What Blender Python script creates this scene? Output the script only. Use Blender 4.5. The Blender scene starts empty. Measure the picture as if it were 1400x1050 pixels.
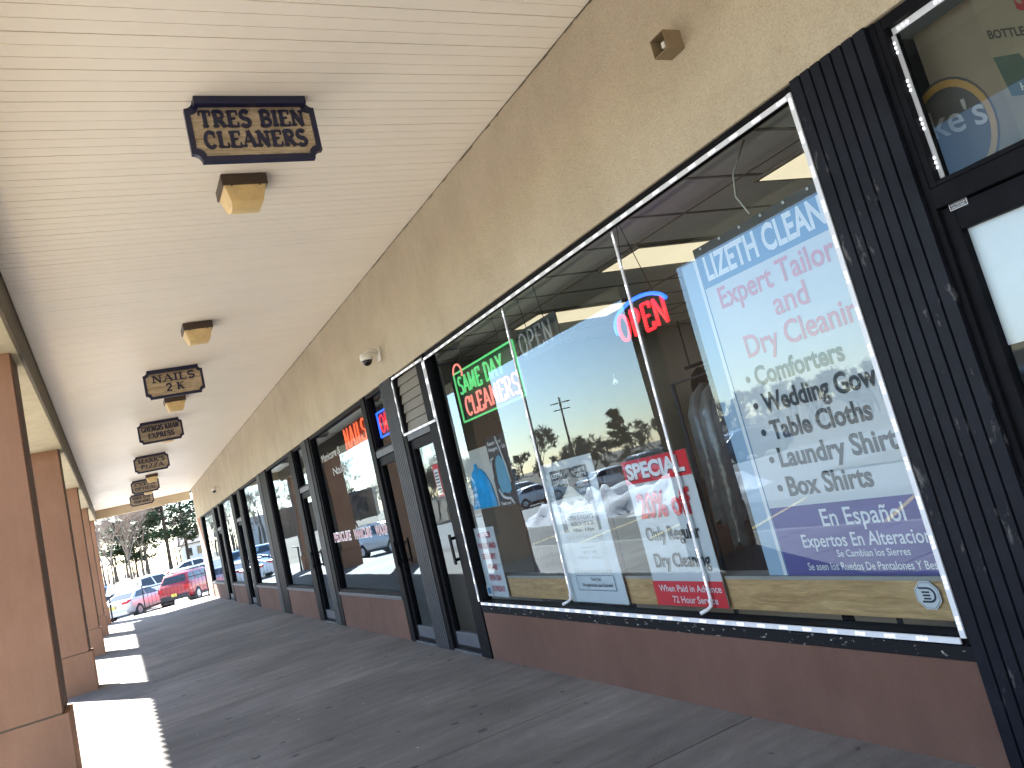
import bpy, math, random
from mathutils import Vector, Matrix
random.seed(7)
S = bpy.context.scene
COL = S.collection
# ------------------------------------------------------------------ camera
CAMP = (28.12513344, 8.88750989, -14.11803423)
def cam_axes(y, p, r):
    y, p, r = map(math.radians, (y, p, r))
    f = Vector((math.sin(y)*math.cos(p), math.cos(y)*math.cos(p), math.sin(p)))
    rt = Vector((math.cos(y), -math.sin(y), 0)); up = rt.cross(f)
    return math.cos(r)*rt + math.sin(r)*up, -math.sin(r)*rt + math.cos(r)*up, f
rt, up, fw = cam_axes(*CAMP)
cam = bpy.data.objects.new('camera', bpy.data.cameras.new('camera'))
COL.objects.link(cam)
cam.matrix_world = Matrix(((rt.x, up.x, -fw.x, 0), (rt.y, up.y, -fw.y, 0), (rt.z, up.z, -fw.z, 1.6), (0, 0, 0, 1)))
cam.data.sensor_width = 36
cam.data.lens = 1104.26337/1400*36
cam.data.shift_x = -0.00167; cam.data.shift_y = -0.03683
cam.data.clip_start = 0.05; cam.data.clip_end = 2000
S.camera = cam
# ------------------------------------------------------------------ light
SUN_EL = 38.0
SDX, SDY = -0.42, 0.907                      # horizontal direction towards the sun
w = bpy.data.worlds.new('World'); S.world = w; w.use_nodes = True
nt = w.node_tree
sky = nt.nodes.new('ShaderNodeTexSky'); sky.sky_type = 'NISHITA'; sky.sun_disc = False
sky.sun_elevation = math.radians(SUN_EL); sky.sun_rotation = math.atan2(SDX, SDY)
sky.dust_density = 0.25; sky.air_density = 1.0; sky.ozone_density = 2.0
bg = nt.nodes['Background']; bg.inputs[1].default_value = 0.08
nt.links.new(sky.outputs[0], bg.inputs[0])
sun = bpy.data.objects.new('sun', bpy.data.lights.new('sun', 'SUN')); COL.objects.link(sun)
sun.data.energy = 5.0; sun.data.angle = math.radians(0.5); sun.data.color = (1.0, 0.965, 0.91)
ce = math.cos(math.radians(SUN_EL)); h = math.hypot(SDX, SDY)
sun.rotation_euler = Vector((SDX/h*ce, SDY/h*ce, math.sin(math.radians(SUN_EL)))).to_track_quat('Z', 'Y').to_euler()
S.view_settings.view_transform = 'Standard'; S.view_settings.look = 'None'
S.view_settings.exposure = 3.2; S.view_settings.gamma = 1.0
S.cycles.max_bounces = 10; S.cycles.diffuse_bounces = 5; S.cycles.transparent_max_bounces = 16
S.cycles.sample_clamp_indirect = 6.0

# ------------------------------------------------------------------ helpers
def tag(o, label=None, cat=None, group=None, kind=None):
    if label: o['label'] = label
    if cat: o['category'] = cat
    if group: o['group'] = group
    if kind: o['kind'] = kind
    return o
def empty(name, loc=(0, 0, 0), rz=0, label=None, cat=None, group=None, kind=None):
    o = bpy.data.objects.new(name, None); COL.objects.link(o); o.location = loc; o.rotation_euler = (0, 0, rz)
    o.empty_display_size = 0.1
    return tag(o, label, cat, group, kind)
def copy_tree(o, parent=None):
    c = o.copy(); COL.objects.link(c); c.parent = parent
    for ch in list(o.children): copy_tree(ch, c)
    return c
class MB:
    def __init__(s): s.v = []; s.f = []; s.mi = []; s.m = 0
    def add(s, vs, fs):
        b = len(s.v); s.v += [tuple(p) for p in vs]
        for f in fs: s.f.append(tuple(i+b for i in f)); s.mi.append(s.m)
        return s
    def box(s, x0, x1, y0, y1, z0, z1):
        return s.add([(x0,y0,z0),(x1,y0,z0),(x1,y1,z0),(x0,y1,z0),(x0,y0,z1),(x1,y0,z1),(x1,y1,z1),(x0,y1,z1)],
                     [(0,3,2,1),(4,5,6,7),(0,1,5,4),(1,2,6,5),(2,3,7,6),(3,0,4,7)])
    def quad(s, a, b, c, d): return s.add([a,b,c,d], [(0,1,2,3)])
    def prism(s, poly, fn, t0, t1):
        n = len(poly)
        vs = [fn(p[0], p[1], t0) for p in poly] + [fn(p[0], p[1], t1) for p in poly]
        return s.add(vs, [tuple(range(n))[::-1], tuple(range(n, 2*n))] + [(i, (i+1) % n, n+(i+1) % n, n+i) for i in range(n)])
    def tube(s, pts, r, n=6, r1=None, cap=True, closed=False):
        pts = [Vector(p) for p in pts]; k = len(pts)
        rings = []
        nrm = None
        for i, p in enumerate(pts):
            if closed: d = (pts[(i+1) % k]-pts[i-1])
            else: d = (pts[min(i+1, k-1)]-pts[max(i-1, 0)])
            if d.length < 1e-9: d = Vector((0,0,1))
            d.normalize()
            if nrm is None:
                nrm = d.cross(Vector((0,0,1)))
                if nrm.length < 1e-3: nrm = d.cross(Vector((1,0,0)))
            nrm = (nrm - d*nrm.dot(d))
            if nrm.length < 1e-6: nrm = d.orthogonal()
            nrm.normalize(); b = d.cross(nrm)
            rr = r if r1 is None else r+(r1-r)*i/max(1, k-1)
            rings.append([p+(nrm*math.cos(2*math.pi*j/n)+b*math.sin(2*math.pi*j/n))*rr for j in range(n)])
        vs = [q for R in rings for q in R]; fs = []
        for i in range(k if closed else k-1):
            a = i*n; c = ((i+1) % k)*n
            for j in range(n): fs.append((a+j, a+(j+1) % n, c+(j+1) % n, c+j))
        if cap and not closed: fs += [tuple(range(n))[::-1], tuple(range((k-1)*n, k*n))]
        return s.add(vs, fs)
    def lathe(s, prof, n=20, mat=None, cap=True):
        vs = []; fs = []
        for (r, z) in prof:
            for j in range(n): vs.append(Vector((r*math.cos(2*math.pi*j/n), r*math.sin(2*math.pi*j/n), z)))
        for i in range(len(prof)-1):
            for j in range(n): fs.append((i*n+j, i*n+(j+1) % n, (i+1)*n+(j+1) % n, (i+1)*n+j))
        if cap: fs += [tuple(range(n))[::-1], tuple(range((len(prof)-1)*n, len(prof)*n))]
        if mat is not None: vs = [mat @ v for v in vs]
        return s.add(vs, fs)
    def build(s, name, mats, parent=None, smooth=False, bevel=0, sub=0):
        me = bpy.data.meshes.new(name); me.from_pydata(s.v, [], s.f)
        if not isinstance(mats, (list, tuple)): mats = [mats]
        for m in mats: me.materials.append(m)
        if len(mats) > 1: me.polygons.foreach_set('material_index', s.mi)
        if smooth: me.polygons.foreach_set('use_smooth', [True]*len(me.polygons))
        me.update()
        o = bpy.data.objects.new(name, me); COL.objects.link(o)
        if parent is not None: o.parent = parent
        if bevel:
            b = o.modifiers.new('bevel', 'BEVEL'); b.width = bevel; b.segments = 2; b.limit_method = 'ANGLE'
        if sub:
            m = o.modifiers.new('sub', 'SUBSURF'); m.levels = sub; m.render_levels = sub
        return o
# ------------------------------------------------------------------ materials
def newmat(name):
    m = bpy.data.materials.new(name); m.use_nodes = True
    return m, m.node_tree, m.node_tree.nodes['Principled BSDF']
def mat(name, col, rough=0.6, metal=0.0, var=0.0, vscale=4.0, bump=0.0, bscale=60.0, spec=0.5, emit=None, es=0, coat=0, vec='Object', stretch=None):
    m, t, p = newmat(name)
    p.inputs['Base Color'].default_value = (*col, 1); p.inputs['Roughness'].default_value = rough
    p.inputs['Metallic'].default_value = metal; p.inputs['Specular IOR Level'].default_value = spec
    p.inputs['Coat Weight'].default_value = coat
    tc = t.nodes.new('ShaderNodeTexCoord'); src = tc.outputs[vec]
    if stretch:
        mp = t.nodes.new('ShaderNodeMapping'); mp.inputs['Scale'].default_value = stretch
        t.links.new(src, mp.inputs[0]); src = mp.outputs[0]
    if var:
        n = t.nodes.new('ShaderNodeTexNoise'); n.inputs['Scale'].default_value = vscale; n.inputs['Detail'].default_value = 6; n.inputs['Roughness'].default_value = .65
        t.links.new(src, n.inputs['Vector'])
        mr = t.nodes.new('ShaderNodeMapRange'); mr.inputs[1].default_value = .25; mr.inputs[2].default_value = .75
        mr.inputs[3].default_value = 1-var; mr.inputs[4].default_value = 1+var
        t.links.new(n.outputs[0], mr.inputs[0])
        mx = t.nodes.new('ShaderNodeVectorMath'); mx.operation = 'SCALE'; mx.inputs[0].default_value = col
        t.links.new(mr.outputs[0], mx.inputs['Scale']); t.links.new(mx.outputs[0], p.inputs['Base Color'])
    if bump:
        n2 = t.nodes.new('ShaderNodeTexNoise'); n2.inputs['Scale'].default_value = bscale; n2.inputs['Detail'].default_value = 4
        t.links.new(src, n2.inputs['Vector'])
        b = t.nodes.new('ShaderNodeBump'); b.inputs['Strength'].default_value = bump; b.inputs['Distance'].default_value = .01
        t.links.new(n2.outputs[0], b.inputs['Height']); t.links.new(b.outputs[0], p.inputs['Normal'])
    if emit:
        p.inputs['Emission Color'].default_value = (*emit, 1); p.inputs['Emission Strength'].default_value = es
    return m
def ramp(t, src, stops):
    r = t.nodes.new('ShaderNodeValToRGB'); e = r.color_ramp.elements
    while len(e) < len(stops): e.new(.5)
    for i, (p, c) in enumerate(stops): e[i].position = p; e[i].color = (*c, 1)
    t.links.new(src, r.inputs[0]); return r.outputs[0]
def mixc(t, fac, a, b, mode='MIX'):
    m = t.nodes.new('ShaderNodeMix'); m.data_type = 'RGBA'; m.blend_type = mode
    if isinstance(fac, (int, float)): m.inputs[0].default_value = fac
    else: t.links.new(fac, m.inputs[0])
    for i, x in ((6, a), (7, b)):
        if isinstance(x, tuple): m.inputs[i].default_value = (*x, 1)
        else: t.links.new(x, m.inputs[i])
    return m.outputs[2]
def noise(t, src, scale, detail=5, rough=.6, dist=0):
    n = t.nodes.new('ShaderNodeTexNoise'); n.inputs['Scale'].default_value = scale; n.inputs['Detail'].default_value = detail
    n.inputs['Roughness'].default_value = rough; n.inputs['Distortion'].default_value = dist
    t.links.new(src, n.inputs['Vector']); return n.outputs[0]
def mapping(t, src, sc):
    mp = t.nodes.new('ShaderNodeMapping'); mp.inputs['Scale'].default_value = sc; t.links.new(src, mp.inputs[0]); return mp.outputs[0]
def bump(t, p, hgt, strength, dist=.01):
    b = t.nodes.new('ShaderNodeBump'); b.inputs['Strength'].default_value = strength; b.inputs['Distance'].default_value = dist
    t.links.new(hgt, b.inputs['Height']); t.links.new(b.outputs[0], p.inputs['Normal'])

def concrete_mat():
    m, t, p = newmat('walk_concrete')
    tc = t.nodes.new('ShaderNodeTexCoord'); o = tc.outputs['Object']
    big = noise(t, mapping(t, o, (.55, .8, 1)), .8, 7, .7, .6)
    c = ramp(t, big, [(.28, (.092,.084,.076)), (.5, (.168,.155,.142)), (.70, (.262,.243,.222))])
    streak = noise(t, mapping(t, o, (.35, 3, 1)), 2.2, 6, .7)
    c = mixc(t, .6, c, ramp(t, streak, [(.3, (.55,.53,.51)), (.7, (1.15,1.15,1.15))]), 'MULTIPLY')
    fine = noise(t, o, 55, 4, .7)
    c = mixc(t, .5, c, ramp(t, fine, [(.3, (.72,.72,.72)), (.7, (1.22,1.22,1.22))]), 'MULTIPLY')
    # dark gum spots
    v = t.nodes.new('ShaderNodeTexVoronoi'); v.inputs['Scale'].default_value = 4.2; t.links.new(mixc(t, .06, o, noise(t, o, 30)), v.inputs['Vector'])
    rnd = t.nodes.new('ShaderNodeSeparateColor'); t.links.new(v.outputs['Color'], rnd.inputs[0])
    th = t.nodes.new('ShaderNodeMath'); th.operation = 'MULTIPLY'; t.links.new(rnd.outputs[0], th.inputs[0]); th.inputs[1].default_value = .16
    lt = t.nodes.new('ShaderNodeMath'); lt.operation = 'LESS_THAN'; t.links.new(v.outputs['Distance'], lt.inputs[0]); t.links.new(th.outputs[0], lt.inputs[1])
    sc = t.nodes.new('ShaderNodeMath'); sc.operation = 'MULTIPLY'; t.links.new(lt.outputs[0], sc.inputs[0]); sc.inputs[1].default_value = .8
    c = mixc(t, sc.outputs[0], c, (.045,.042,.04))
    v2 = t.nodes.new('ShaderNodeTexVoronoi'); v2.inputs['Scale'].default_value = 7; t.links.new(o, v2.inputs['Vector'])
    r2 = t.nodes.new('ShaderNodeSeparateColor'); t.links.new(v2.outputs['Color'], r2.inputs[0])
    g = t.nodes.new('ShaderNodeMath'); g.operation = 'MULTIPLY_ADD'; t.links.new(r2.outputs[1], g.inputs[0]); g.inputs[1].default_value = .16; g.inputs[2].default_value = -.075
    l2 = t.nodes.new('ShaderNodeMath'); l2.operation = 'LESS_THAN'; t.links.new(v2.outputs['Distance'], l2.inputs[0]); t.links.new(g.outputs[0], l2.inputs[1])
    c = mixc(t, l2.outputs[0], c, (.42,.40,.37))
    t.links.new(c, p.inputs['Base Color']); p.inputs['Roughness'].default_value = .82
    bump(t, p, fine, .35, .006)
    return m
def stucco_mat(name, c0, c1, c2, streak=.3, sc=220, st=.55):
    m, t, p = newmat(name)
    tc = t.nodes.new('ShaderNodeTexCoord'); o = tc.outputs['Object']
    c = ramp(t, noise(t, o, 1.3, 6, .65), [(.3, c0), (.5, c1), (.7, c2)])
    gr = noise(t, o, sc, 3, .6)
    c = mixc(t, .42, c, ramp(t, gr, [(.32, (.62,.6,.56)), (.5, (1,1,1)), (.68, (1.28,1.28,1.25))]), 'MULTIPLY')
    vv = noise(t, mapping(t, o, (3, 3, .5)), 1.8, 6, .75)
    c = mixc(t, streak, c, ramp(t, vv, [(.35, (.7,.68,.66)), (.62, (1.05,1.05,1.05))]), 'MULTIPLY')
    t.links.new(c, p.inputs['Base Color']); p.inputs['Roughness'].default_value = .9; p.inputs['Specular IOR Level'].default_value = .25
    bump(t, p, gr, st, .006)
    return m
def post_mat():
    m, t, p = newmat('dark_metal_post')
    tc = t.nodes.new('ShaderNodeTexCoord'); o = tc.outputs['Object']
    c = ramp(t, noise(t, o, 6, 6, .7), [(.3, (.006,.0065,.010)), (.7, (.012,.013,.019))])
    s1 = noise(t, mapping(t, o, (1, 1, .45)), 26, 5, .6); s2 = noise(t, o, 2.1, 2)
    a = t.nodes.new('ShaderNodeMath'); a.operation = 'MULTIPLY'; t.links.new(s1, a.inputs[0]); t.links.new(s2, a.inputs[1])
    c = mixc(t, ramp(t, a.outputs[0], [(.365, (0,0,0)), (.43, (.45,.45,.45))]), c, (.19,.18,.17))
    t.links.new(c, p.inputs['Base Color']); p.inputs['Roughness'].default_value = .48
    p.inputs['Specular IOR Level'].default_value = .09
    bump(t, p, noise(t, o, 30, 5), .12, .004)
    return m
def wood_mat(name, a, b, scale=(1, 9, 9), rough=.55):
    m, t, p = newmat(name)
    tc = t.nodes.new('ShaderNodeTexCoord'); o = tc.outputs['Object']
    g = noise(t, mapping(t, o, scale), 3.2, 7, .7, 1.4)
    c = ramp(t, g, [(.3, a), (.7, b)])
    fine = noise(t, mapping(t, o, tuple(4*k for k in scale)), 4, 4, .6)
    c = mixc(t, .5, c, ramp(t, fine, [(.3, (.68,.66,.62)), (.7, (1.2,1.2,1.2))]), 'MULTIPLY')
    t.links.new(c, p.inputs['Base Color']); p.inputs['Roughness'].default_value = rough
    bump(t, p, g, .3, .006)
    return m
def glass_mat(name, ior=1.75, tint=(.93,.96,.95), wav=0.0):
    m = bpy.data.materials.new(name); m.use_nodes = True; t = m.node_tree; t.nodes.clear()
    out = t.nodes.new('ShaderNodeOutputMaterial'); mx = t.nodes.new('ShaderNodeMixShader')
    tr = t.nodes.new('ShaderNodeBsdfTransparent'); tr.inputs[0].default_value = (*tint, 1)
    gl = t.nodes.new('ShaderNodeBsdfGlossy'); gl.inputs['Roughness'].default_value = 0.0; gl.inputs[0].default_value = (.74,.89,1.0,1)
    fr = t.nodes.new('ShaderNodeFresnel'); fr.inputs[0].default_value = ior
    if wav:
        tc = t.nodes.new('ShaderNodeTexCoord')
        b = t.nodes.new('ShaderNodeBump'); b.inputs['Strength'].default_value = wav; b.inputs['Distance'].default_value = .02
        t.links.new(noise(t, tc.outputs['Object'], 1.4, 1), b.inputs['Height']); t.links.new(b.outputs[0], gl.inputs['Normal'])
    t.links.new(fr.outputs[0], mx.inputs[0]); t.links.new(tr.outputs[0], mx.inputs[1]); t.links.new(gl.outputs[0], mx.inputs[2])
    t.links.new(mx.outputs[0], out.inputs[0]); return m
def lot_mat():
    m, t, p = newmat('lot_asphalt')
    tc = t.nodes.new('ShaderNodeTexCoord'); o = tc.outputs['Object']
    c = ramp(t, noise(t, o, .25, 7, .65), [(.3, (.17,.167,.16)), (.7, (.27,.265,.255))])
    c = mixc(t, .6, c, ramp(t, noise(t, o, 30, 4, .7), [(.3, (.75,.75,.75)), (.7, (1.2,1.2,1.2))]), 'MULTIPLY')
    t.links.new(c, p.inputs['Base Color']); p.inputs['Roughness'].default_value = .9
    return m
M = {}
M['concrete'] = concrete_mat()
M['joint'] = mat('joint_grit', (.05,.047,.043), .95, var=.3, vscale=9)
M['lot'] = lot_mat()
M['stall'] = mat('dark_stall_asphalt', (.105,.10,.088), .9, var=.3, vscale=.8, bump=.3, bscale=60)
M['grass'] = mat('winter_grass', (.11,.085,.055), .95, var=.45, vscale=1.2, bump=.5, bscale=40)
M['stucco'] = stucco_mat('tan_stucco', (.395,.332,.24), (.44,.373,.273), (.485,.414,.308), .1, 120, .8)
M['beam'] = stucco_mat('cream_beam', (.52,.46,.32), (.58,.52,.37), (.62,.56,.41), sc=120, st=.3)
M['darkolive'] = mat('dark_olive', (.12,.098,.065), .7, var=.2, vscale=3)
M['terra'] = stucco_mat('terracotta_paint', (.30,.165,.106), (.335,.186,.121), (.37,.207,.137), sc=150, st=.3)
M['knee'] = stucco_mat('brown_knee_stucco', (.105,.054,.039), (.126,.066,.049), (.146,.078,.059), sc=200, st=.5)
M['soffit'] = mat('vinyl_soffit', (.94,.88,.765), .42, var=.035, vscale=1.6, spec=.4)
M['post'] = post_mat()
M['black'] = mat('black_aluminium', (.008,.008,.010), .5, spec=.035, var=.35, vscale=9, bump=.08, bscale=50)
M['grey_al'] = mat('grey_aluminium', (.07,.075,.09), .45, 0, spec=.15, var=.25, vscale=12)
M['wornsill'] = None
M['glass'] = glass_mat('window_glass', 1.58, wav=.03)
M['glassdoor'] = glass_mat('door_glass', 1.32, wav=.02)
M['glassfar'] = glass_mat('window_glass_far', 2.2, wav=.04)
M['led'] = mat('led_strip_white', (.60,.60,.63), .4)
M['ledon'] = mat('led_diode', (.9,.92,1), .4, emit=(.93,.96,1), es=.35)
M['navy'] = mat('navy_paint', (.010,.012,.045), .38, var=.3, vscale=8, spec=.5)
M['signwood'] = wood_mat('sandblasted_wood', (.24,.175,.095), (.76,.64,.44), (1.3, 5, 12), .75)
M['signwoodgrey'] = wood_mat('weathered_sign_wood', (.2,.16,.11), (.62,.52,.38), (1.3, 5, 12), .8)
M['bronze'] = mat('bronze_housing', (.06,.038,.022), .45, var=.25, vscale=8)
M['amber'] = mat('yellowed_lens', (.78,.58,.27), .32, var=.22, vscale=5, bump=.1, bscale=30)
M['amber'].node_tree.nodes['Principled BSDF'].inputs['Subsurface Weight'].default_value = .25
M['amber'].node_tree.nodes['Principled BSDF'].inputs['Subsurface Radius'].default_value = (.06,.04,.02)
M['camwhite'] = mat('camera_shell', (.68,.65,.58), .35, var=.06)
M['dome'] = mat('camera_dome', (.012,.012,.014), .06)
M['beige'] = mat('beige_box_metal', (.235,.175,.10), .5, var=.12, vscale=14)
M['paper'] = mat('poster_paper', (.55,.565,.585), .5, var=.03, vscale=3, bump=.12, bscale=3)
M['paper2'] = mat('warm_paper', (.52,.50,.46), .6, var=.06, vscale=3)
M['red'] = mat('poster_red', (.62,.022,.035), .5)
M['ink'] = mat('black_ink', (.022,.022,.026), .5)
M['greyink'] = mat('faded_grey_ink', (.04,.043,.05), .5)
M['pink'] = mat('faded_red_ink', (.60,.20,.23), .5)
M['bannerblue'] = mat('banner_blue', (.085,.20,.36), .5)
M['purple'] = mat('banner_purple', (.09,.075,.26), .5, var=.15, vscale=2)
M['stripblue'] = mat('pale_blue_strip', (.30,.42,.55), .5)
M['white'] = mat('white_print', (.68,.69,.71), .5)
M['cyan'] = mat('blue_garment', (.012,.33,.62), .6, var=.3, vscale=9, bump=.6, bscale=9)
M['cyan2'] = mat('pale_blue_garment', (.10,.33,.46), .6, var=.2, vscale=6)
M['charcoal'] = mat('charcoal_poster', (.045,.05,.058), .5, var=.2, vscale=4)
M['board'] = wood_mat('pine_board', (.36,.20,.075), (.66,.43,.20), (7, .8, 7))
M['panel'] = wood_mat('brown_panelling', (.06,.024,.014), (.115,.05,.03), (5, 5, .6))
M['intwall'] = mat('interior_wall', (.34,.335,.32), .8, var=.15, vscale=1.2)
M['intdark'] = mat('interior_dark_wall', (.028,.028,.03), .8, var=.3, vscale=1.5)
M['intfloor'] = mat('interior_floor', (.46,.46,.45), .4, var=.2, vscale=3)
M['tile'] = mat('ceiling_tile', (.82,.84,.76), .85, var=.06, vscale=3, bump=.3, bscale=120)
M['grid'] = mat('ceiling_grid', (.33,.31,.27), .6)
M['troffer'] = mat('troffer_lens', (.8,.75,.6), .5, emit=(1,.87,.6), es=.105)
M['wire'] = mat('black_wire', (.02,.02,.02), .6)
M['cord'] = mat('white_cord', (.7,.68,.62), .6)
M['iron'] = mat('black_iron', (.02,.02,.022), .5)
M['snow'] = mat('old_snow', (.80,.80,.82), .8, var=.22, vscale=1.1, bump=.9, bscale=3.5)
M['curb'] = mat('curb_concrete', (.34,.32,.29), .9, var=.2, vscale=3)
M['yellow'] = mat('yellow_paint', (.62,.42,.05), .7, var=.25, vscale=4)
M['lotline'] = mat('white_lot_paint', (.62,.62,.6), .8, var=.25, vscale=5)
M['bark'] = mat('grey_bark', (.135,.108,.088), .95, var=.3, vscale=6)
M['twig'] = mat('bare_twigs', (.27,.215,.18), .95)
M['thicket'] = mat('thicket_twigs', (.13,.105,.095), .95)
M['pbark'] = mat('pine_bark', (.07,.05,.038), .95, var=.3, vscale=6)
M['needle'] = mat('pine_needles', (.045,.085,.04), .8, var=.5, vscale=.9)
M['roof'] = mat('roof_tile', (.28,.13,.08), .8, var=.25, vscale=3)
M['deck'] = mat('roof_deck', (.2,.19,.18), .9)
M['neonred'] = mat('neon_red_tube', (.5,.1,.1), .3, emit=(1.0,.03,.04), es=.15)
M['neonblue'] = mat('neon_blue_tube', (.1,.2,.5), .3, emit=(.02,.13,1.0), es=.3)
M['neongreen'] = mat('neon_green_tube', (.1,.5,.2), .3, emit=(.12,.62,.2), es=.11)
M['neonpink'] = mat('neon_salmon_tube', (.5,.2,.15), .3, emit=(.95,.26,.22), es=.13)
M['neonorange'] = mat('neon_orange_tube', (.5,.2,.15), .3, emit=(1.0,.12,.04), es=.25)
M['neonoff'] = mat('unlit_neon_tube', (.42,.43,.44), .25)
M['tyre'] = mat('tyre_rubber', (.02,.02,.02), .85)
M['rim'] = mat('alloy_rim', (.45,.46,.48), .35, .8)
M['carglass'] = mat('car_glass', (.018,.024,.03), .05, spec=.8)
M['carblack'] = mat('car_plastic', (.03,.03,.032), .6)
M['tail'] = mat('tail_lens', (.45,.01,.015), .2)
M['headl'] = mat('head_lens', (.7,.72,.74), .15)
M['plate'] = mat('yellow_plate', (.72,.52,.10), .5)
M['housewhite'] = mat('white_siding', (.72,.72,.70), .7, var=.05)
M['houseroof'] = mat('shingle_roof', (.13,.12,.115), .9, var=.2)
M['tanbrick'] = mat('tan_brick', (.30,.20,.13), .9, var=.2, vscale=3)
M['garment'] = mat('hung_garments', (.10,.10,.105), .8, var=.5, vscale=5)
M['garmentdark'] = mat('dark_hung_clothes', (.022,.023,.028), .9, var=.6, vscale=3)
M['plastic'] = mat('dry_cleaning_plastic', (.16,.165,.16), .18, var=.35, vscale=5, bump=.8, bscale=14)
m, t, p = newmat('worn_black_sill'); tc = t.nodes.new('ShaderNodeTexCoord')
t.links.new(ramp(t, noise(t, mapping(t, tc.outputs['Object'], (1, 1, 2.5)), 17, 6, .7), [(.61, (.012,.012,.014)), (.66, (.42,.40,.39))]), p.inputs['Base Color']); p.inputs['Roughness'].default_value = .7; p.inputs['Specular IOR Level'].default_value = .06; M['wornsill'] = m
M['trofferfill'] = mat('fill_troffer_lens', (.8,.75,.6), .5, emit=(1,.9,.72), es=.45)  # stronger glow for the panels added deep inside as fill light
M['sidebrown'] = mat('dark_brown_side', (.105,.055,.036), .75, var=.15, vscale=2)

# ------------------------------------------------------------------ lettering
_tc = {}
def text_geo(body, bold=0.0, space=1.0):
    k = (body, bold, space)
    if k in _tc: return _tc[k]
    cu = bpy.data.curves.new('t', 'FONT'); cu.body = body; cu.resolution_u = 3; cu.offset = bold; cu.space_character = space
    o = bpy.data.objects.new('t', cu); COL.objects.link(o)
    dg = bpy.context.evaluated_depsgraph_get(); dg.update()
    me = bpy.data.meshes.new_from_object(o.evaluated_get(dg))
    vs = [(v.co.x, v.co.y) for v in me.vertices]; fs = [tuple(p.vertices) for p in me.polygons]
    bpy.data.objects.remove(o); bpy.data.curves.remove(cu); bpy.data.meshes.remove(me)
    _tc[k] = (vs, fs); return _tc[k]
def ext(vs, i): return min(v[i] for v in vs), max(v[i] for v in vs)
def wtext(mb, body, y0, y1, z, cap, x, sub=None, bold=.012, slant=0.0):
    """lettering on a plane x = const that faces the walkway; starts at y0, the substring `sub` ends at y1."""
    vs, fs = text_geo(body, bold); svs = text_geo(sub, bold)[0] if sub else vs
    a = ext(vs, 0)[0]; sx = (y0-y1)/(ext(svs, 0)[1]-ext(svs, 0)[0])
    H = text_geo('H', bold)[0]; hz0, hz1 = ext(H, 1); sz = cap/(hz1-hz0)
    mb.add([(x, y0-(v[0]-a)*sx, z+(v[1]-hz0)*sz+slant*(v[0]-a)*sx) for v in vs], [f[::-1] for f in fs] if False else fs)
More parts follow.
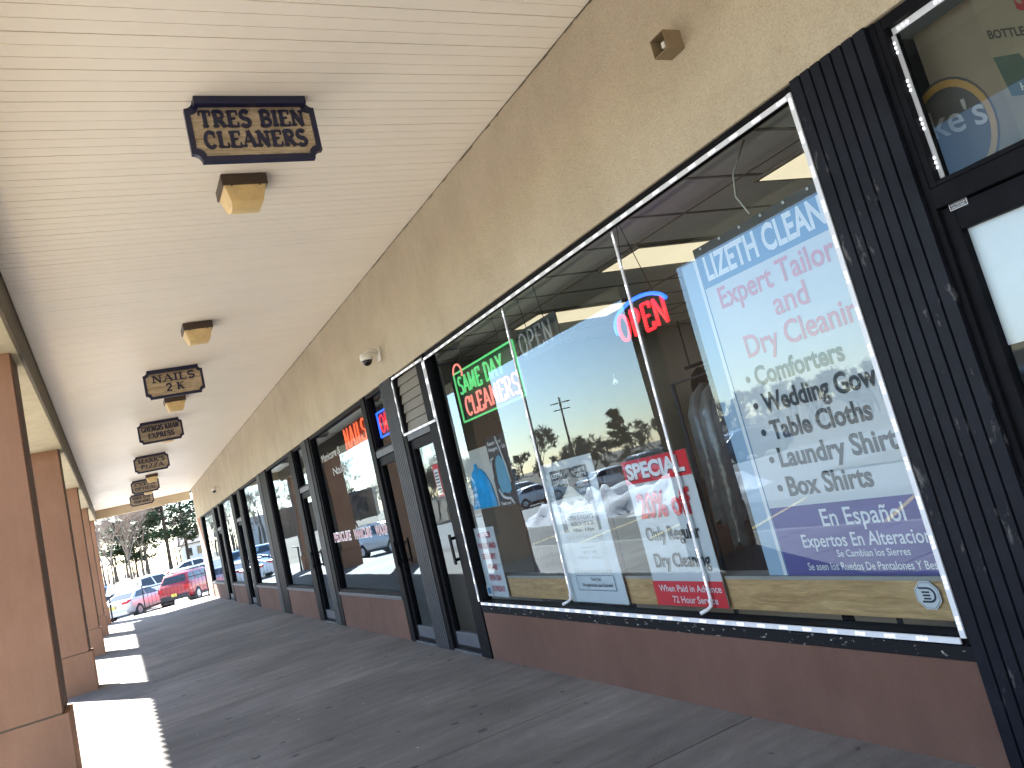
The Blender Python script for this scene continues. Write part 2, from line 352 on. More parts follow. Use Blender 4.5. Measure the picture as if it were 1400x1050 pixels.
# stroke skeletons for neon and the carved signs: w, list of (polyline, heavy?, serif ends)
def arc(cx, cy, rx, ry, a0, a1, n=10):
    return [(cx+rx*math.cos(math.radians(a0+(a1-a0)*i/n)), cy+ry*math.sin(math.radians(a0+(a1-a0)*i/n))) for i in range(n+1)]
G = {
 'A': (.86, [([(.06,0),(.43,1)],0), ([(.43,1),(.80,0)],1), ([(.2,.34),(.68,.34)],0)], [(.06,0),(.80,0)]),
 'B': (.74, [([(.16,0),(.16,1)],1), ([(.16,1)]+arc(.38,.76,.26,.24,90,-90)+[(.16,.52)],.7), ([(.3,.52)]+arc(.40,.26,.29,.26,90,-90)+[(.16,0)],.7)], [(.16,0),(.16,1)]),
 'C': (.78, [(arc(.42,.5,.34,.5,48,312,16),.8), ([(.68,.66),(.68,1.0)],0)], []),
 'D': (.80, [([(.16,0),(.16,1)],1), ([(.16,1)]+arc(.34,.5,.40,.5,90,-90,14)+[(.16,0)],.7)], [(.16,0),(.16,1)]),
 'E': (.72, [([(.16,0),(.16,1)],1), ([(.16,1),(.66,1)],0), ([(.16,.52),(.52,.52)],0), ([(.16,0),(.68,0)],0), ([(.66,1),(.66,.78)],0), ([(.68,0),(.68,.24)],0)], [(.16,0),(.16,1)]),
 'F': (.68, [([(.16,0),(.16,1)],1), ([(.16,1),(.64,1)],0), ([(.16,.52),(.5,.52)],0), ([(.64,1),(.64,.78)],0)], [(.16,0),(.16,1)]),
 'G': (.82, [(arc(.42,.5,.34,.5,48,330,16),.8), ([(.72,0),(.72,.44)],1), ([(.52,.44),(.82,.44)],0)], []),
 'H': (.88, [([(.16,0),(.16,1)],1), ([(.72,0),(.72,1)],1), ([(.16,.52),(.72,.52)],0)], [(.16,0),(.16,1),(.72,0),(.72,1)]),
 'I': (.36, [([(.18,0),(.18,1)],1)], [(.18,0),(.18,1)]),
 'K': (.84, [([(.16,0),(.16,1)],1), ([(.2,.42),(.68,1)],0), ([(.34,.58),(.74,0)],1)], [(.16,0),(.16,1),(.68,1),(.74,0)]),
 'L': (.68, [([(.16,0),(.16,1)],1), ([(.16,0),(.64,0)],0), ([(.64,0),(.64,.26)],0)], [(.16,0),(.16,1)]),
 'M': (1.04, [([(.14,0),(.14,1)],.5), ([(.14,1),(.5,.1)],1), ([(.5,.1),(.88,1)],0), ([(.88,0),(.88,1)],1)], [(.14,0),(.14,1),(.88,0),(.88,1)]),
 'N': (.90, [([(.14,0),(.14,1)],.4), ([(.14,1),(.74,0)],1), ([(.74,0),(.74,1)],.4)], [(.14,0),(.14,1),(.74,1)]),
 'O': (.86, [(arc(.43,.5,.36,.5,0,360,20),.8)], []),
 'P': (.72, [([(.16,0),(.16,1)],1), ([(.16,1)]+arc(.38,.74,.28,.26,90,-90)+[(.16,.48)],.7)], [(.16,0),(.16,1)]),
 'Q': (.88, [(arc(.43,.5,.36,.5,0,360,20),.8), ([(.46,.24),(.82,-.1)],.8)], []),
 'R': (.82, [([(.16,0),(.16,1)],1), ([(.16,1)]+arc(.38,.75,.27,.25,90,-90)+[(.16,.5)],.7), ([(.38,.5),(.72,0)],1)], [(.16,0),(.16,1),(.72,0)]),
 'S': (.68, [(arc(.34,.75,.26,.25,35,270,12)+arc(.34,.25,.28,.25,90,-145,12)[1:],.9)], []),
 'T': (.80, [([(.4,0),(.4,1)],1), ([(.06,1),(.74,1)],0), ([(.06,1),(.06,.76)],0), ([(.74,1),(.74,.76)],0)], [(.4,0)]),
 'U': (.86, [([(.16,1),(.16,.34)]+arc(.43,.34,.27,.34,180,360,10)+[(.70,1)],.8)], [(.16,1),(.70,1)]),
 'X': (.84, [([(.08,0),(.72,1)],0), ([(.1,1),(.74,0)],1)], [(.08,0),(.72,1),(.1,1),(.74,0)]),
 'Y': (.84, [([(.42,0),(.42,.46)],1), ([(.08,1),(.42,.46)],1), ([(.76,1),(.42,.46)],0)], [(.42,0),(.08,1),(.76,1)]),
 'Z': (.74, [([(.06,1),(.66,1)],0), ([(.66,1),(.06,0)],1), ([(.06,0),(.68,0)],0)], []),
 '2': (.68, [(arc(.34,.72,.27,.28,160,-30,12)+[(.07,0)],.8), ([(.07,0),(.64,0)],.6)], []),
 "'": (.26, [([(.13,.74),(.13,1)],.9)], []), '-': (.5, [([(.08,.45),(.42,.45)],.8)], []), ' ': (.42, [], []), '&': (.8, [(arc(.36,.76,.18,.22,-40,220,10)+[(.74,0)],.7), (arc(.36,.27,.28,.27,120,380,12),.7)], []),
}
def layout(s, gap=.1):
    x = 0; out = []
    for ch in s:
        g = G[ch]; out.append((x, g)); x += g[0]+gap
    return out, x-gap
def carve(mb, s, x0, x1, z, cap, y, depth=.012, th=.235, tn=.10, gap=.12):
    """raised serif letters on a sign that faces the viewer coming along the walk"""
    items, W = layout(s, gap); sx = (x1-x0)/W
    for ox, (gw, strokes, serifs) in items:
        for pts, hv in [(a, b) for a, b in strokes]:
            wd = tn+(th-tn)*hv
            P = [Vector((x0+(ox+p[0])*sx, z+p[1]*cap)) for p in pts]
            for a, b in zip(P[:-1], P[1:]):
                d = (b-a)
                if d.length < 1e-6: continue
                d.normalize(); n = Vector((-d.y, d.x)); e = d*wd*cap*.18
                hw = wd*cap/2
                poly = [a-n*hw-e, b-n*hw+e, b+n*hw+e, a+n*hw-e]
                mb.prism([(q.x, q.y) for q in poly], lambda u, v, t: (u, t, v), y-depth-random.random()*.0006, y)
        for (px, pz) in serifs:
            cx = x0+(ox+px)*sx; cz = z+pz*cap; hw = .19*cap; hh = .05*cap
            zc = cz+(hh if pz < .5 else -hh)
            mb.box(cx-hw*sx/cap, cx+hw*sx/cap, y-depth-.0009, y, zc-hh, zc+hh)
def neon(mb, s, y0, y1, z, cap, x, r, gap=.16, slope=0, dbl=0.0):
    items, W = layout(s, gap); sy = (y0-y1)/W
    for ox, (gw, strokes, serifs) in items:
        for pts, hv in strokes:
            offs = (-dbl, dbl) if dbl else (0,)
            for q in offs:
                P = [(x, y0-(ox+p[0]+q)*sy, z+p[1]*cap+slope*(ox+p[0])*sy) for p in pts]
                mb.tube(P, r, 6)
# ------------------------------------------------------------------ setting
W = 2.967
def sm(a, b, t): t = max(0, min(1, (t-a)/(b-a))); return t*t*(3-2*t)
def lotz(x, y):
    z = -.15-.6*sm(22, 47, y)+1.75*sm(63, 80, y)
    return z+.9*sm(-24, -40, x)*0 + .35*sm(24, 34, -x)
def sheet(name, xs, ys, dz, m, kind='structure'):
    mb = MB(); n = len(ys)
    mb.v = [(x, y, lotz(x, y)+dz) for x in xs for y in ys]
    mb.f = [(i*n+j, (i+1)*n+j, (i+1)*n+j+1, i*n+j+1) for i in range(len(xs)-1) for j in range(n-1)]; mb.mi = [0]*len(mb.f)
    return tag(mb.build(name, m, smooth=True), kind=kind)
def rng(a, b, st): 
    n = max(1, round((b-a)/st)); return [a+(b-a)*i/n for i in range(n+1)]
gx = [-900, -300, -120]+rng(-60, 40, 4)+[80, 200, 900]; gy = [-900, -200, -60]+rng(-20, 100, 4)+[140, 300, 900]
sheet('ground', gx, gy, -.03, M['grass'])
sheet('parking_lot', rng(-22, 26, 4), [-60, -40]+rng(-20, 64, 4), 0, M['lot'])
# walk slabs cast between joints
mb = MB(); js = [5.33+1.4655*k for k in range(-13, 21)]+[35.2]
for a, b in zip(js[:-1], js[1:]): mb.box(-2.0, W, a+.005, b-.005, -.4, 0)
walkway = tag(mb.build('walkway', M['concrete'], bevel=.006), kind='structure')
mb = MB(); mb.box(-2.0, W, js[0], 35.19, -1.2, -.014); tag(mb.build('walkway_base', M['joint']), kind='structure')
mb = MB(); mb.box(-2.16, -2.005, js[0], 35.2, -1.2, -.004); tag(mb.build('curb', M['curb'], bevel=.02), kind='structure')
mb = MB(); mb.quad((-2.36,-14,-.141),(-2.17,-14,-.141),(-2.17,21,-.141),(-2.36,21,-.141)); tag(mb.build('curb_paint', M['yellow']), kind='structure')
mb = MB()
for k in range(10):
    y = -6+2.7*k
    mb.quad((-5.7, y+1.6, -.141), (-2.5, y, -.141), (-2.5, y+.11, -.141), (-5.7, y+1.71, -.141))
tag(mb.build('parking_lines', M['yellow']), kind='structure')
mb = MB(); ys = rng(-10, 27, 1.85)
for a, b in zip(ys[:-1], ys[1:]): mb.quad((-5.8, a, lotz(0, a)+.004), (-2.17, a, lotz(0, a)+.004), (-2.17, b, lotz(0, b)+.004), (-5.8, b, lotz(0, b)+.004))
tag(mb.build('parking_stalls', M['stall']), kind='structure')
mb = MB(); mb.box(-18, -9.5, -14, 15, -.16, -.09); tag(mb.build('grass_island', M['grass'], bevel=.03), kind='structure')
# snow piled up by the plough
def snow(name, cx, cy, lx, ly, hgt, rz, label, seed):
    rd = random.Random(seed); mb = MB(); nx, ny = 26, 44
    ph = [rd.uniform(0, 6.28) for _ in range(12)]
    for i in range(nx+1):
        for j in range(ny+1):
            u = i/nx*2-1; v = j/ny*2-1
            e = max(0, 1-(abs(u)**2.4+abs(v)**3.2))**.55
            n = .5+.22*math.sin(v*9+ph[0]+2*math.sin(u*4+ph[1]))+.16*math.sin(u*11+ph[2]+v*5)+.12*math.sin(v*23+ph[3])+.10*math.sin(u*19+v*31+ph[4])+rd.uniform(-.09,.09)
            mb.v.append((u*lx/2*(1+.06*math.sin(v*13+ph[5])), v*ly/2, -.12+hgt*e*n*1.25))
    mb.f = [(i*(ny+1)+j, (i+1)*(ny+1)+j, (i+1)*(ny+1)+j+1, i*(ny+1)+j+1) for i in range(nx) for j in range(ny)]; mb.mi = [0]*len(mb.f)
    o = mb.build(name, M['snow'], smooth=True); o.location = (cx, cy, lotz(cx, cy)); o.rotation_euler.z = rz
    tag(o, label, 'snow bank')
snow('snow_bank', -8.0, 21.5, 4.4, 12, .75, .05, 'long ploughed snow bank mirrored in the big shop window', 1)
# ------------------------------------------------------------------ the shop row
B = empty('shop_row_building', (0, 0, 0), 0, 'long strip mall building with tan stucco front, dark shopfronts and a covered walk', 'building')
mb = MB(); mb.box(W-.02, W+.2, -14, 35.0, 3.0, 4.26); mb.build('fascia_wall', M['stucco'], B, bevel=.008)
# vinyl soffit with its bead lines
mb = MB(); y = -13.9; k = 0; prof = []
ph = 5.004 - .1107*3*60
y = ph; k = 0
while y < 35.6:
    big = k % 3 == 0; wd, dp = (.010, .022) if big else (.0065, .012)
    if y > -14: prof += [(y, 4.22+random.uniform(0, .0007)), (y+.001, 4.22+dp), (y+wd-.001, 4.22+dp), (y+wd, 4.2203+random.uniform(0, .0007))]
    y += .1107; k += 1
prof.append((35.65, 4.22))
for (a, za), (b, zb) in zip(prof[:-1], prof[1:]): mb.quad((-.5, a, za), (-.5, b, zb), (W-.02, b, zb), (W-.02, a, za))
mb.build('soffit', M['soffit'], B)
mb = MB(); y = -13
while y < 35:
    d_ = random.uniform(.02, .16); hh_ = random.choice((.003, .004, .006, .009, .013)); mb.box(W-.0235-random.random()*.002, W-.0195, y, y+d_, 4.2185-hh_, 4.2195); y += d_
mb.build('joint_line', M['darkolive'], B)  # ragged dark line along the joint of soffit and wall
mb = MB(); mb.box(-1.28, -.535, -14, 35.7, 3.80, 4.4); mb.build('edge_beam', M['beam'], B, bevel=.006)
mb = MB(); mb.box(-.533, -.508, -14, 35.7, 3.797, 4.24); mb.build('beam_inner_face', M['darkolive'], B)  # dark olive sheet over the whole inner face of the edge beam
mb = MB(); mb.box(-.507, W-.03, 35.66, 35.95, 3.89, 4.4); mb.build('end_beam', M['stucco'], B, bevel=.006)
mb = MB(); mb.box(-.6, 12, -14, 35.9, 4.42, 4.6); mb.build('roof_deck', M['deck'], B)
# tiled mansard whose scalloped eave throws the ragged shadow edge
mb = MB(); N = 183; P = 50.0/N
for i in range(N*8+1):
    yy = -14+50.0*i/(N*8); a = abs(math.sin(math.pi*i/8)); dz = .15*a
    for (xx, zz) in ((-2.27, 4.36), (-1.3, 5.1), (-.2, 6.0)): mb.v.append((xx-.03*a, yy, zz+dz))
for i in range(N*8):
    for j in range(2): mb.f.append((i*3+j, (i+1)*3+j, (i+1)*3+j+1, i*3+j+1)); mb.mi.append(0)
mb.box(-2.2, -1.285, -14, 35.9, 4.401, 4.425)
mb.box(-.25, 12, -14, 35.9, 4.62, 5.95)
mb.build('tiled_roof', M['roof'], B)
for k in range(-3, 5):
    y0 = 8.42+6.48*k
    mb = MB(); mb.box(-1.2, -.6, y0, y0+.58, .595, 3.80); c = mb.build('column', M['terra'], B, bevel=.006)
    mb = MB(); mb.box(-1.215, -.556, y0-.006, y0+.60, -.02, .583); mb.build('plinth', M['terra'], c, bevel=.006)
    mb = MB(); mb.box(-1.19, -.61, y0+.01, y0+.57, .58, .598); mb.build('groove', M['darkolive'], c)
    mb = MB(); mb.box(-.5995, -.590, y0+.012, y0+.568, .600, 3.797); mb.build('side_sheet', M['sidebrown'], c)  # thin darker brown sheet over the shaft's shop-facing side
# knee walls
for (a, b, zt, m) in ((2.34, 7.44, .438, 'knee'), (9.9, 13.33, .49, 'knee'), (14.98, 18.38, .50, 'knee'), (18.8, 21.87, .50, 'knee'), (24.0, 26.82, .50, 'knee'), (29.08, 33.3, .50, 'knee'), (-14, .3, .465, 'knee')):
    mb = MB(); mb.box(W-.012, W+.13, a, b, -.02, zt); mb.build('knee_wall', M[m], B, bevel=.012)
mb = MB(); mb.box(W-.016, W+.2, 33.3, 35.0, -.02, 3.0); mb.build('end_pier', M['terra'], B, bevel=.01)
mb = MB(); mb.box(W+.13, 12, 34.88, 35.0, -.5, 4.4); mb.build('side_wall', M['stucco'], B)
def frame_bar(mb, y0, y1, z0, z1, x0=W-.006, x1=W+.10): mb.box(x0, x1, y0, y1, z0, z1)
def window(y0, y1, z0, z1, label=None, gm='glassfar', sill=True, fw=.05):
    mb = MB(); frame_bar(mb, y0, y0+fw, z0, z1); frame_bar(mb, y1-fw, y1, z0, z1)
    frame_bar(mb, y0+fw, y1-fw, z1-fw, z1, W-.004); frame_bar(mb, y0+fw, y1-fw, z0, z0+fw, W-.004)
    o = mb.build('window', M['black'], B, bevel=.004)
    if label: o['label'] = label
    mb = MB(); mb.quad((W+.05, y0+fw-.01, z0+fw-.01), (W+.05, y0+fw-.01, z1-fw+.01), (W+.05, y1-fw+.01, z1-fw+.01), (W+.05, y1-fw+.01, z0+fw-.01))
    mb.build('pane', M[gm], o)
    if sill:
        mb = MB(); mb.box(W-.03, W+.05, y0, y1, z0-.035, z0+.012); mb.build('sill', M['grey_al'], o, bevel=.004)
    return o
w1 = window(2.345, 7.44, .50, 2.998, 'big shop window edged with white light strips', 'glass', False, .035)
mb = MB(); mb.box(W-.018, W+.06, 2.342, 7.44, .436, .498); mb.build('sill', M['wornsill'], w1, bevel=.006)
window(9.88, 13.12, .52, 2.998, 'shop window with orange tube lettering')
window(14.98, 17.62, .53, 2.998); window(18.8, 21.86, .53, 2.998); window(24.0, 26.82, .53, 2.998); window(29.08, 33.02, .53, 2.998)
window(-5.0, .3, .50, 2.998)
def door(y0, y1, hand, label=None, tz=2.3, transom=True, gm='glassfar', metal='black', fwid=.06):
    mb = MB(); st = .055
    for a, b in ((y0, y0+st), (y1-st, y1)): mb.box(W+.012, W+.065, a, b, .025, tz-.09)
    mb.box(W+.012, W+.065, y0+st, y1-st, tz-.19, tz-.09)
    mb.box(W+.012, W+.065, y0+st, y1-st, .025, .06)
    o = mb.build('door', M[metal], B, bevel=.004)
    if label: o['label'] = label
    mb = MB(); mb.box(W+.016, W+.06, y0+st, y1-st, .06, .19); mb.build('kick_plate', M['grey_al'], o, bevel=.003)
    mb = MB(); mb.quad((W+.04, y0+st-.01, .18), (W+.04, y0+st-.01, tz-.18), (W+.04, y1-st+.01, tz-.18), (W+.04, y1-st+.01, .18)); mb.build('pane', M[gm], o)
    mb = MB(); yh = y1-.075 if hand == 'far' else y0+.02
    mb.box(W-.06, W-.045, yh, yh+.055, .9, 1.2); mb.box(W-.045, W+.012, yh+.015, yh+.04, .93, .96); mb.box(W-.045, W+.012, yh+.015, yh+.04, 1.14, 1.17)
    mb.build('handle', M['black'], o, bevel=.004)
    mb = MB(); mb.box(W-.012, W+.1, y0-.003, y1+.003, tz-.085, tz-.003); tb = mb.build('door_head', M['black' if y0 < 2 else 'grey_al'], B, bevel=.004)
    mb = MB(); mb.box(W-.02, W+.1, y0, y1, -.02, .018); mb.build('threshold', M['grey_al'], B, bevel=.004)
    if transom:
        mb = MB(); mb.box(W-.002, W+.1, y0, y0+.03, tz, 2.998); mb.box(W-.002, W+.1, y1-.03, y1, tz, 2.998); mb.box(W, W+.1, y0+.03, y1-.03, 2.95, 2.998); mb.box(W, W+.1, y0+.03, y1-.03, tz, tz+.02)
        t = mb.build('transom', M['black'], B, bevel=.003)
        mb = MB(); mb.quad((W+.05, y0+.02, tz+.01), (W+.05, y0+.02, 2.96), (W+.05, y1-.02, 2.96), (W+.05, y1-.02, tz+.01)); mb.build('pane', M[gm], t)
    return o
door(7.70, 8.44, 'near', 'glass door with papers taped inside and a slatted panel above', 2.33, False, 'glassdoor')
door(8.955, 9.70, 'far', 'glass door under a lit red and blue tube sign', 2.3)
door(13.72, 14.58, 'far'); door(22.42, 23.38, 'near'); door(27.3, 28.36, 'near')
door(.92, 1.90, 'near', 'glass door with a large white paper inside', 2.28, True, 'glassdoor', 'black')
# slatted panel above the cleaners' door
mb = MB(); mb.box(W+.03, W+.05, 7.70, 8.44, 2.335, 2.95); lv = mb.build('slat_panel', mat('taupe_slats', (.15,.135,.11), .55, var=.1), B)
mb = MB()
for i in range(6):
    z = 2.335+.615*i/6
    mb.add([(W+.03, 7.71, z+.006), (W+.03, 8.43, z+.006), (W+.008, 8.43, z+.012), (W+.008, 7.71, z+.012), (W+.026, 7.71, z+.1), (W+.026, 8.43, z+.1)], [(0,1,2,3), (3,2,5,4)])
mb.build('slats', lv.data.materials[0], lv)
def plain_post(y0, y1, x0=W-.022, m='black'):
    mb = MB(); mb.box(x0, W+.1, y0, y1, -.01, 2.999); mb.build('door_post', M[m], B, bevel=.006)
for a, b in ((7.445, 7.695), (8.445, 8.545), (9.705, 9.875), (13.125, 13.34), (14.585, 14.975), (17.625, 18.37), (21.865, 22.415), (23.385, 23.995), (26.825, 27.295), (28.365, 29.075), (33.025, 33.295), (.305, .915)): plain_post(a, b)
mb = MB(); mb.box(W-.008, W+.1, 1.898, 1.928, -.01, 2.999); mb.build('door_post', M['black'], B, bevel=.004)
def fluted(y0, y1, n, label=None, x0=W-.03, m='post'):
    poly = [(y0, W+.1)]; p = (y1-y0)/n; g = min(.011, p*.22)
    for i in range(n):
        a = y0+i*p
        poly += [(a+g*.5 if i else a, x0), (a+p-g*.5 if i < n-1 else a+p, x0)]
        if i < n-1: poly += [(a+p-g*.3, x0+.014), (a+p+g*.3, x0+.014)]
    poly.append((y1, W+.1))
    mb = MB(); mb.prism(poly, lambda u, v, t: (v, u, t), -.01, 2.999); o = mb.build('fluted_post', M[m], B)
    if label: o['label'] = label
fluted(1.93, 2.342, 7, 'wide scuffed black ribbed post beside the big window')
M['post2'] = mat('grey_ribbed_post', (.035,.037,.044), .5, 0, spec=.1, var=.3, vscale=10)
fluted(8.55, 8.95, 7, None, W-.03, 'post2'); fluted(13.345, 13.71, 6, None, W-.03, 'post2'); fluted(18.375, 18.795, 6, None, W-.03, 'post2')
# interiors
mb = MB(); mb.box(W+.2, 12, -14, 34.87, -.3, .004); mb.build('interior_floor', M['intfloor'], B)
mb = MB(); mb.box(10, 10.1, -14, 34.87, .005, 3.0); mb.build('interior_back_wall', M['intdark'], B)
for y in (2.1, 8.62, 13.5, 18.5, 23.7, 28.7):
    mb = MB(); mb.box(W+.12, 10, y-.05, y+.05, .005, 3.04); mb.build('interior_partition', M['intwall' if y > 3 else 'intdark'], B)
mb = MB(); mb.box(W+.11, 10, -14, 34.87, 3.06, 3.1); ic = mb.build('interior_ceiling', M['tile'], B)
mb = MB()
for y in [2.3+.61*i for i in range(11)]: mb.box(W+.2, 9.9, y-.012, y+.012, 3.053, 3.066)
for x in [3.75+1.22*i for i in range(6)]: mb.box(x-.012, x+.012, 2.2, 8.5, 3.0535, 3.0655)
mb.build('ceiling_grid', M['grid'], ic)
tl = 'ceiling light panel glowing cream %s'
for i, (x, y, lab) in enumerate(((3.9, 3.0, 'beyond the banner, nearest the wide black post'), (3.78, 4.75, 'just left of the banner top'), (3.85, 6.58, 'beyond the unlit grey tube sign'), (6.2, 4.75, 'added deeper inside the cleaners to brighten its ceiling, behind the one beside the banner'), (6.2, 3.0, 'added deeper inside the cleaners to brighten its ceiling, on the right'), (6.2, 6.58, 'added deeper inside the cleaners to brighten its ceiling, on the left'), (8.3, 3.0, 'added deepest inside the cleaners to brighten its ceiling, on the right'), (8.3, 4.75, 'added deepest inside the cleaners to brighten its ceiling, in the middle'), (8.3, 6.58, 'added deepest inside the cleaners to brighten its ceiling, on the left'))):
    mb = MB(); mb.box(x, x+1.2, y, y+.6, 3.035, 3.052); r = mb.build('ceiling_light', M['grid']); tag(r, tl % lab, 'ceiling light', 'fluorescent panels in the ceiling of the cleaners')
    mb = MB(); mb.box(x+.03, x+1.17, y+.03, y+.57, 3.031, 3.034); mb.build('lens', M['troffer' if x < 6 else 'trofferfill'], r)  # the two deeper rows are added fill lights to brighten the ceiling
# ------------------------------------------------------------------ under the canopy: carved signs and lamps
def octo(w2, h2, c, r0=0):
    p = []
    for sx, sz in ((1,-1),(1,1),(-1,1),(-1,-1)):
        cx, cz = sx*w2, sz*h2
        pts = [(cx-sx*c*math.cos(t), cz-sz*c*math.sin(t)) for t in (0, math.pi/6, math.pi/3, math.pi/2)]
        q = [(cx-sx*c, cz)] ; 
        arcp = [(cx-sx*c*math.sin(t), cz-sz*c*math.cos(t)) for t in [math.pi/2*i/5 for i in range(6)]]
        if sx*sz > 0: arcp = arcp
        else: arcp = arcp[::-1]
        p += arcp
    return p
def carved_sign(cx, y, l1, l2, label, w1=.9, w2=.9, woodm='signwood', cap=.092, ztop=4.219, tall=.4):
    o = empty('hanging_sign', (cx, y, ztop-tall/2), 0, label, 'hanging sign', 'carved wooden shop signs hanging under the canopy')
    hw, hh = .39, tall/2
    fn = lambda u, v, t: (u, t, v)
    a = octo(hw, hh, .055); b = octo(hw-.032, hh-.038, .05)
    n = len(a); mb = MB()
    ring = lambda P, t: [(p[0], t, p[1]) for p in P]
    mb.add(ring(a, -.02)+ring(b, -.02)+ring(b, -.006)+ring(a, .02),
           [(i, (i+1) % n, n+(i+1) % n, n+i) for i in range(n)]+[(n+i, n+(i+1) % n, 2*n+(i+1) % n, 2*n+i) for i in range(n)]+
           [(3*n+i, 3*n+(i+1) % n, (i+1) % n, i) for i in range(n)]+[tuple(range(3*n, 4*n))])
    mb.build('border', M['navy'], o)
    mb = MB(); mb.prism([(p[0]*1.004, p[1]*1.004) for p in b], fn, -.0065, .012); mb.build('board', M[woodm], o)
    mb = MB(); mb.box(-.335, .335, -.075, -.021, hh-.05, hh-.001); mb.build('hanging_cleat', M['navy'], o, bevel=.004)
    mb = MB(); W2 = (hw-.05)*2
    carve(mb, l1, -W2/2*w1, W2/2*w1, .03, cap, -.0065)
    carve(mb, l2, -W2/2*w2, W2/2*w2, -.105, cap, -.0065)
    mb.build('lettering', M['navy'], o)
    return o
carved_sign(1.115, 4.68, 'TRES BIEN', 'CLEANERS', 'carved hanging sign nearest the camera, navy border and two lines of navy letters', .93, .90, cap=.10)
carved_sign(1.05, 12.04, 'NAILS', '2 K', 'second carved hanging sign from the camera, five spaced letters over two', .82, .34, 'signwood', cap=.095)
carved_sign(1.05, 16.45, 'GHENGIS KHAN', 'EXPRESS', 'third carved hanging sign from the camera, twelve small letters over seven', .95, .66, 'signwoodgrey', cap=.088)
carved_sign(1.045, 21.40, "MARK'S", 'PIZZA', 'fourth carved hanging sign from the camera, five spaced letters in each line', .86, .74, 'signwoodgrey', cap=.09)
carved_sign(1.04, 27.08, 'EYE-Q', 'OPTICAL', 'fifth carved hanging sign from the camera, partly hidden by a lamp', .86, .86, 'signwoodgrey', cap=.085)
carved_sign(1.05, 32.1, 'QUICK STOP', 'FOOD MART', 'farthest carved hanging sign, just before the end beam', .86, .8, 'signwoodgrey', cap=.085)
def canopy_lamp(x, y, label):
    o = empty('canopy_lamp', (x, y, 4.219), 0, label, 'canopy lamp', 'bronze lamps with yellowed lenses under the canopy')
    mb = MB(); mb.box(-.165, .165, -.165, .165, -.085, 0); mb.build('housing', M['bronze'], o, bevel=.008)
    mb = MB(); a, b = .152, .105
    mb.add([(-a,-a,-.085),(a,-a,-.085),(a,a,-.085),(-a,a,-.085),(-b-.012,-b-.02,-.20),(b+.012,-b-.02,-.20),(b+.012,b+.02,-.20),(-b-.012,b+.02,-.20),(-b,-b*.5,-.225),(b,-b*.5,-.225),(b,b*.5,-.225),(-b,b*.5,-.225)],
           [(0,1,5,4),(1,2,6,5),(2,3,7,6),(3,0,4,7),(4,5,9,8),(5,6,10,9),(6,7,11,10),(7,4,8,11),(8,9,10,11)])
    mb.build('lens', M['amber'], o, bevel=.006)
    for s in (-1, 1): mb = MB(); mb.box(s*.1-.006, s*.1+.006, -.17, -.165, -.1, -.08); mb.build('clip', M['bronze'], o)
for x, y, l in ((1.215, 5.87, 'square canopy lamp nearest the camera, behind the nearest hanging sign'), (1.205, 9.85, 'second square canopy lamp, alone between the first two hanging signs'), (1.205, 14.35, 'third square canopy lamp, peeking below the second hanging sign'),
                (1.25, 18.0, 'fourth square canopy lamp, mostly hidden by the third hanging sign'), (1.215, 26.1, 'fifth square canopy lamp, in front of the fifth hanging sign'), (1.22, 30.2, 'farthest square canopy lamp, over the farthest hanging sign')):
    canopy_lamp(x, y, l)
def dome_camera(y, z, label):
    o = empty('security_camera', (W-.02, y, z), 0, label, 'security camera', 'white dome cameras on the tan stucco')
    mb = MB(); mb.box(-.025, 0, -.05, .05, -.075, .075); mb.build('wall_plate', M['camwhite'], o, bevel=.008)
    mb = MB(); mb.tube([(-.02, 0, .03), (-.07, 0, .06), (-.13, 0, .055), (-.16, 0, .03)], .026, 10); mb.build('arm', M['camwhite'], o, smooth=True)
    mb = MB(); mb.lathe([(.02, .045), (.062, .035), (.075, .01), (.075, -.035), (.068, -.045)], 24, Matrix.Translation((-.165, 0, 0))); mb.build('shell', M['camwhite'], o, smooth=True)
    mb = MB(); mb.lathe([(.06, -.04), (.056, -.065), (.042, -.09), (.02, -.103), (.002, -.106)], 20, Matrix.Translation((-.165, 0, 0))); mb.build('dome', M['dome'], o, smooth=True)
    mb = MB(); mb.lathe([(.001, -.05), (.018, -.06), (.018, -.12), (.001, -.121)], 12, Matrix.Translation((-.165, 0, 0)) @ Matrix.Rotation(.7, 4, 'X') @ Matrix.Translation((0, 0, .02))); mb.build('camera_eye', M['grey_al'], o)
dome_camera(8.70, 3.30, 'white dome security camera above the slatted door panel')
dome_camera(25.7, 3.38, 'white dome security camera far down the stucco wall')
# beige hooded box
o = empty('hooded_box', (W-.02, 2.945, 3.565), 0, 'beige hooded metal box on the tan stucco, open at its front', 'sensor box')
mb = MB(); d = .115; a = .057; b = .052; t = .004
for (y0, y1, z0, z1) in ((-a, a, b-t, b), (-a, a, -b, -b+t), (-a, -a+t, -b+t, b-t), (a-t, a, -b+t, b-t)): mb.box(-d, 0, y0, y1, z0, z1)
mb.box(-.035, -.03, -a+t, a-t, -b+t, b-t)
mb.build('hood', M['beige'], o)
mb = MB(); mb.box(-.085, -.036, -.012, .016, -.016, .018); mb.build('sensor', M['camwhite'], o, bevel=.004)
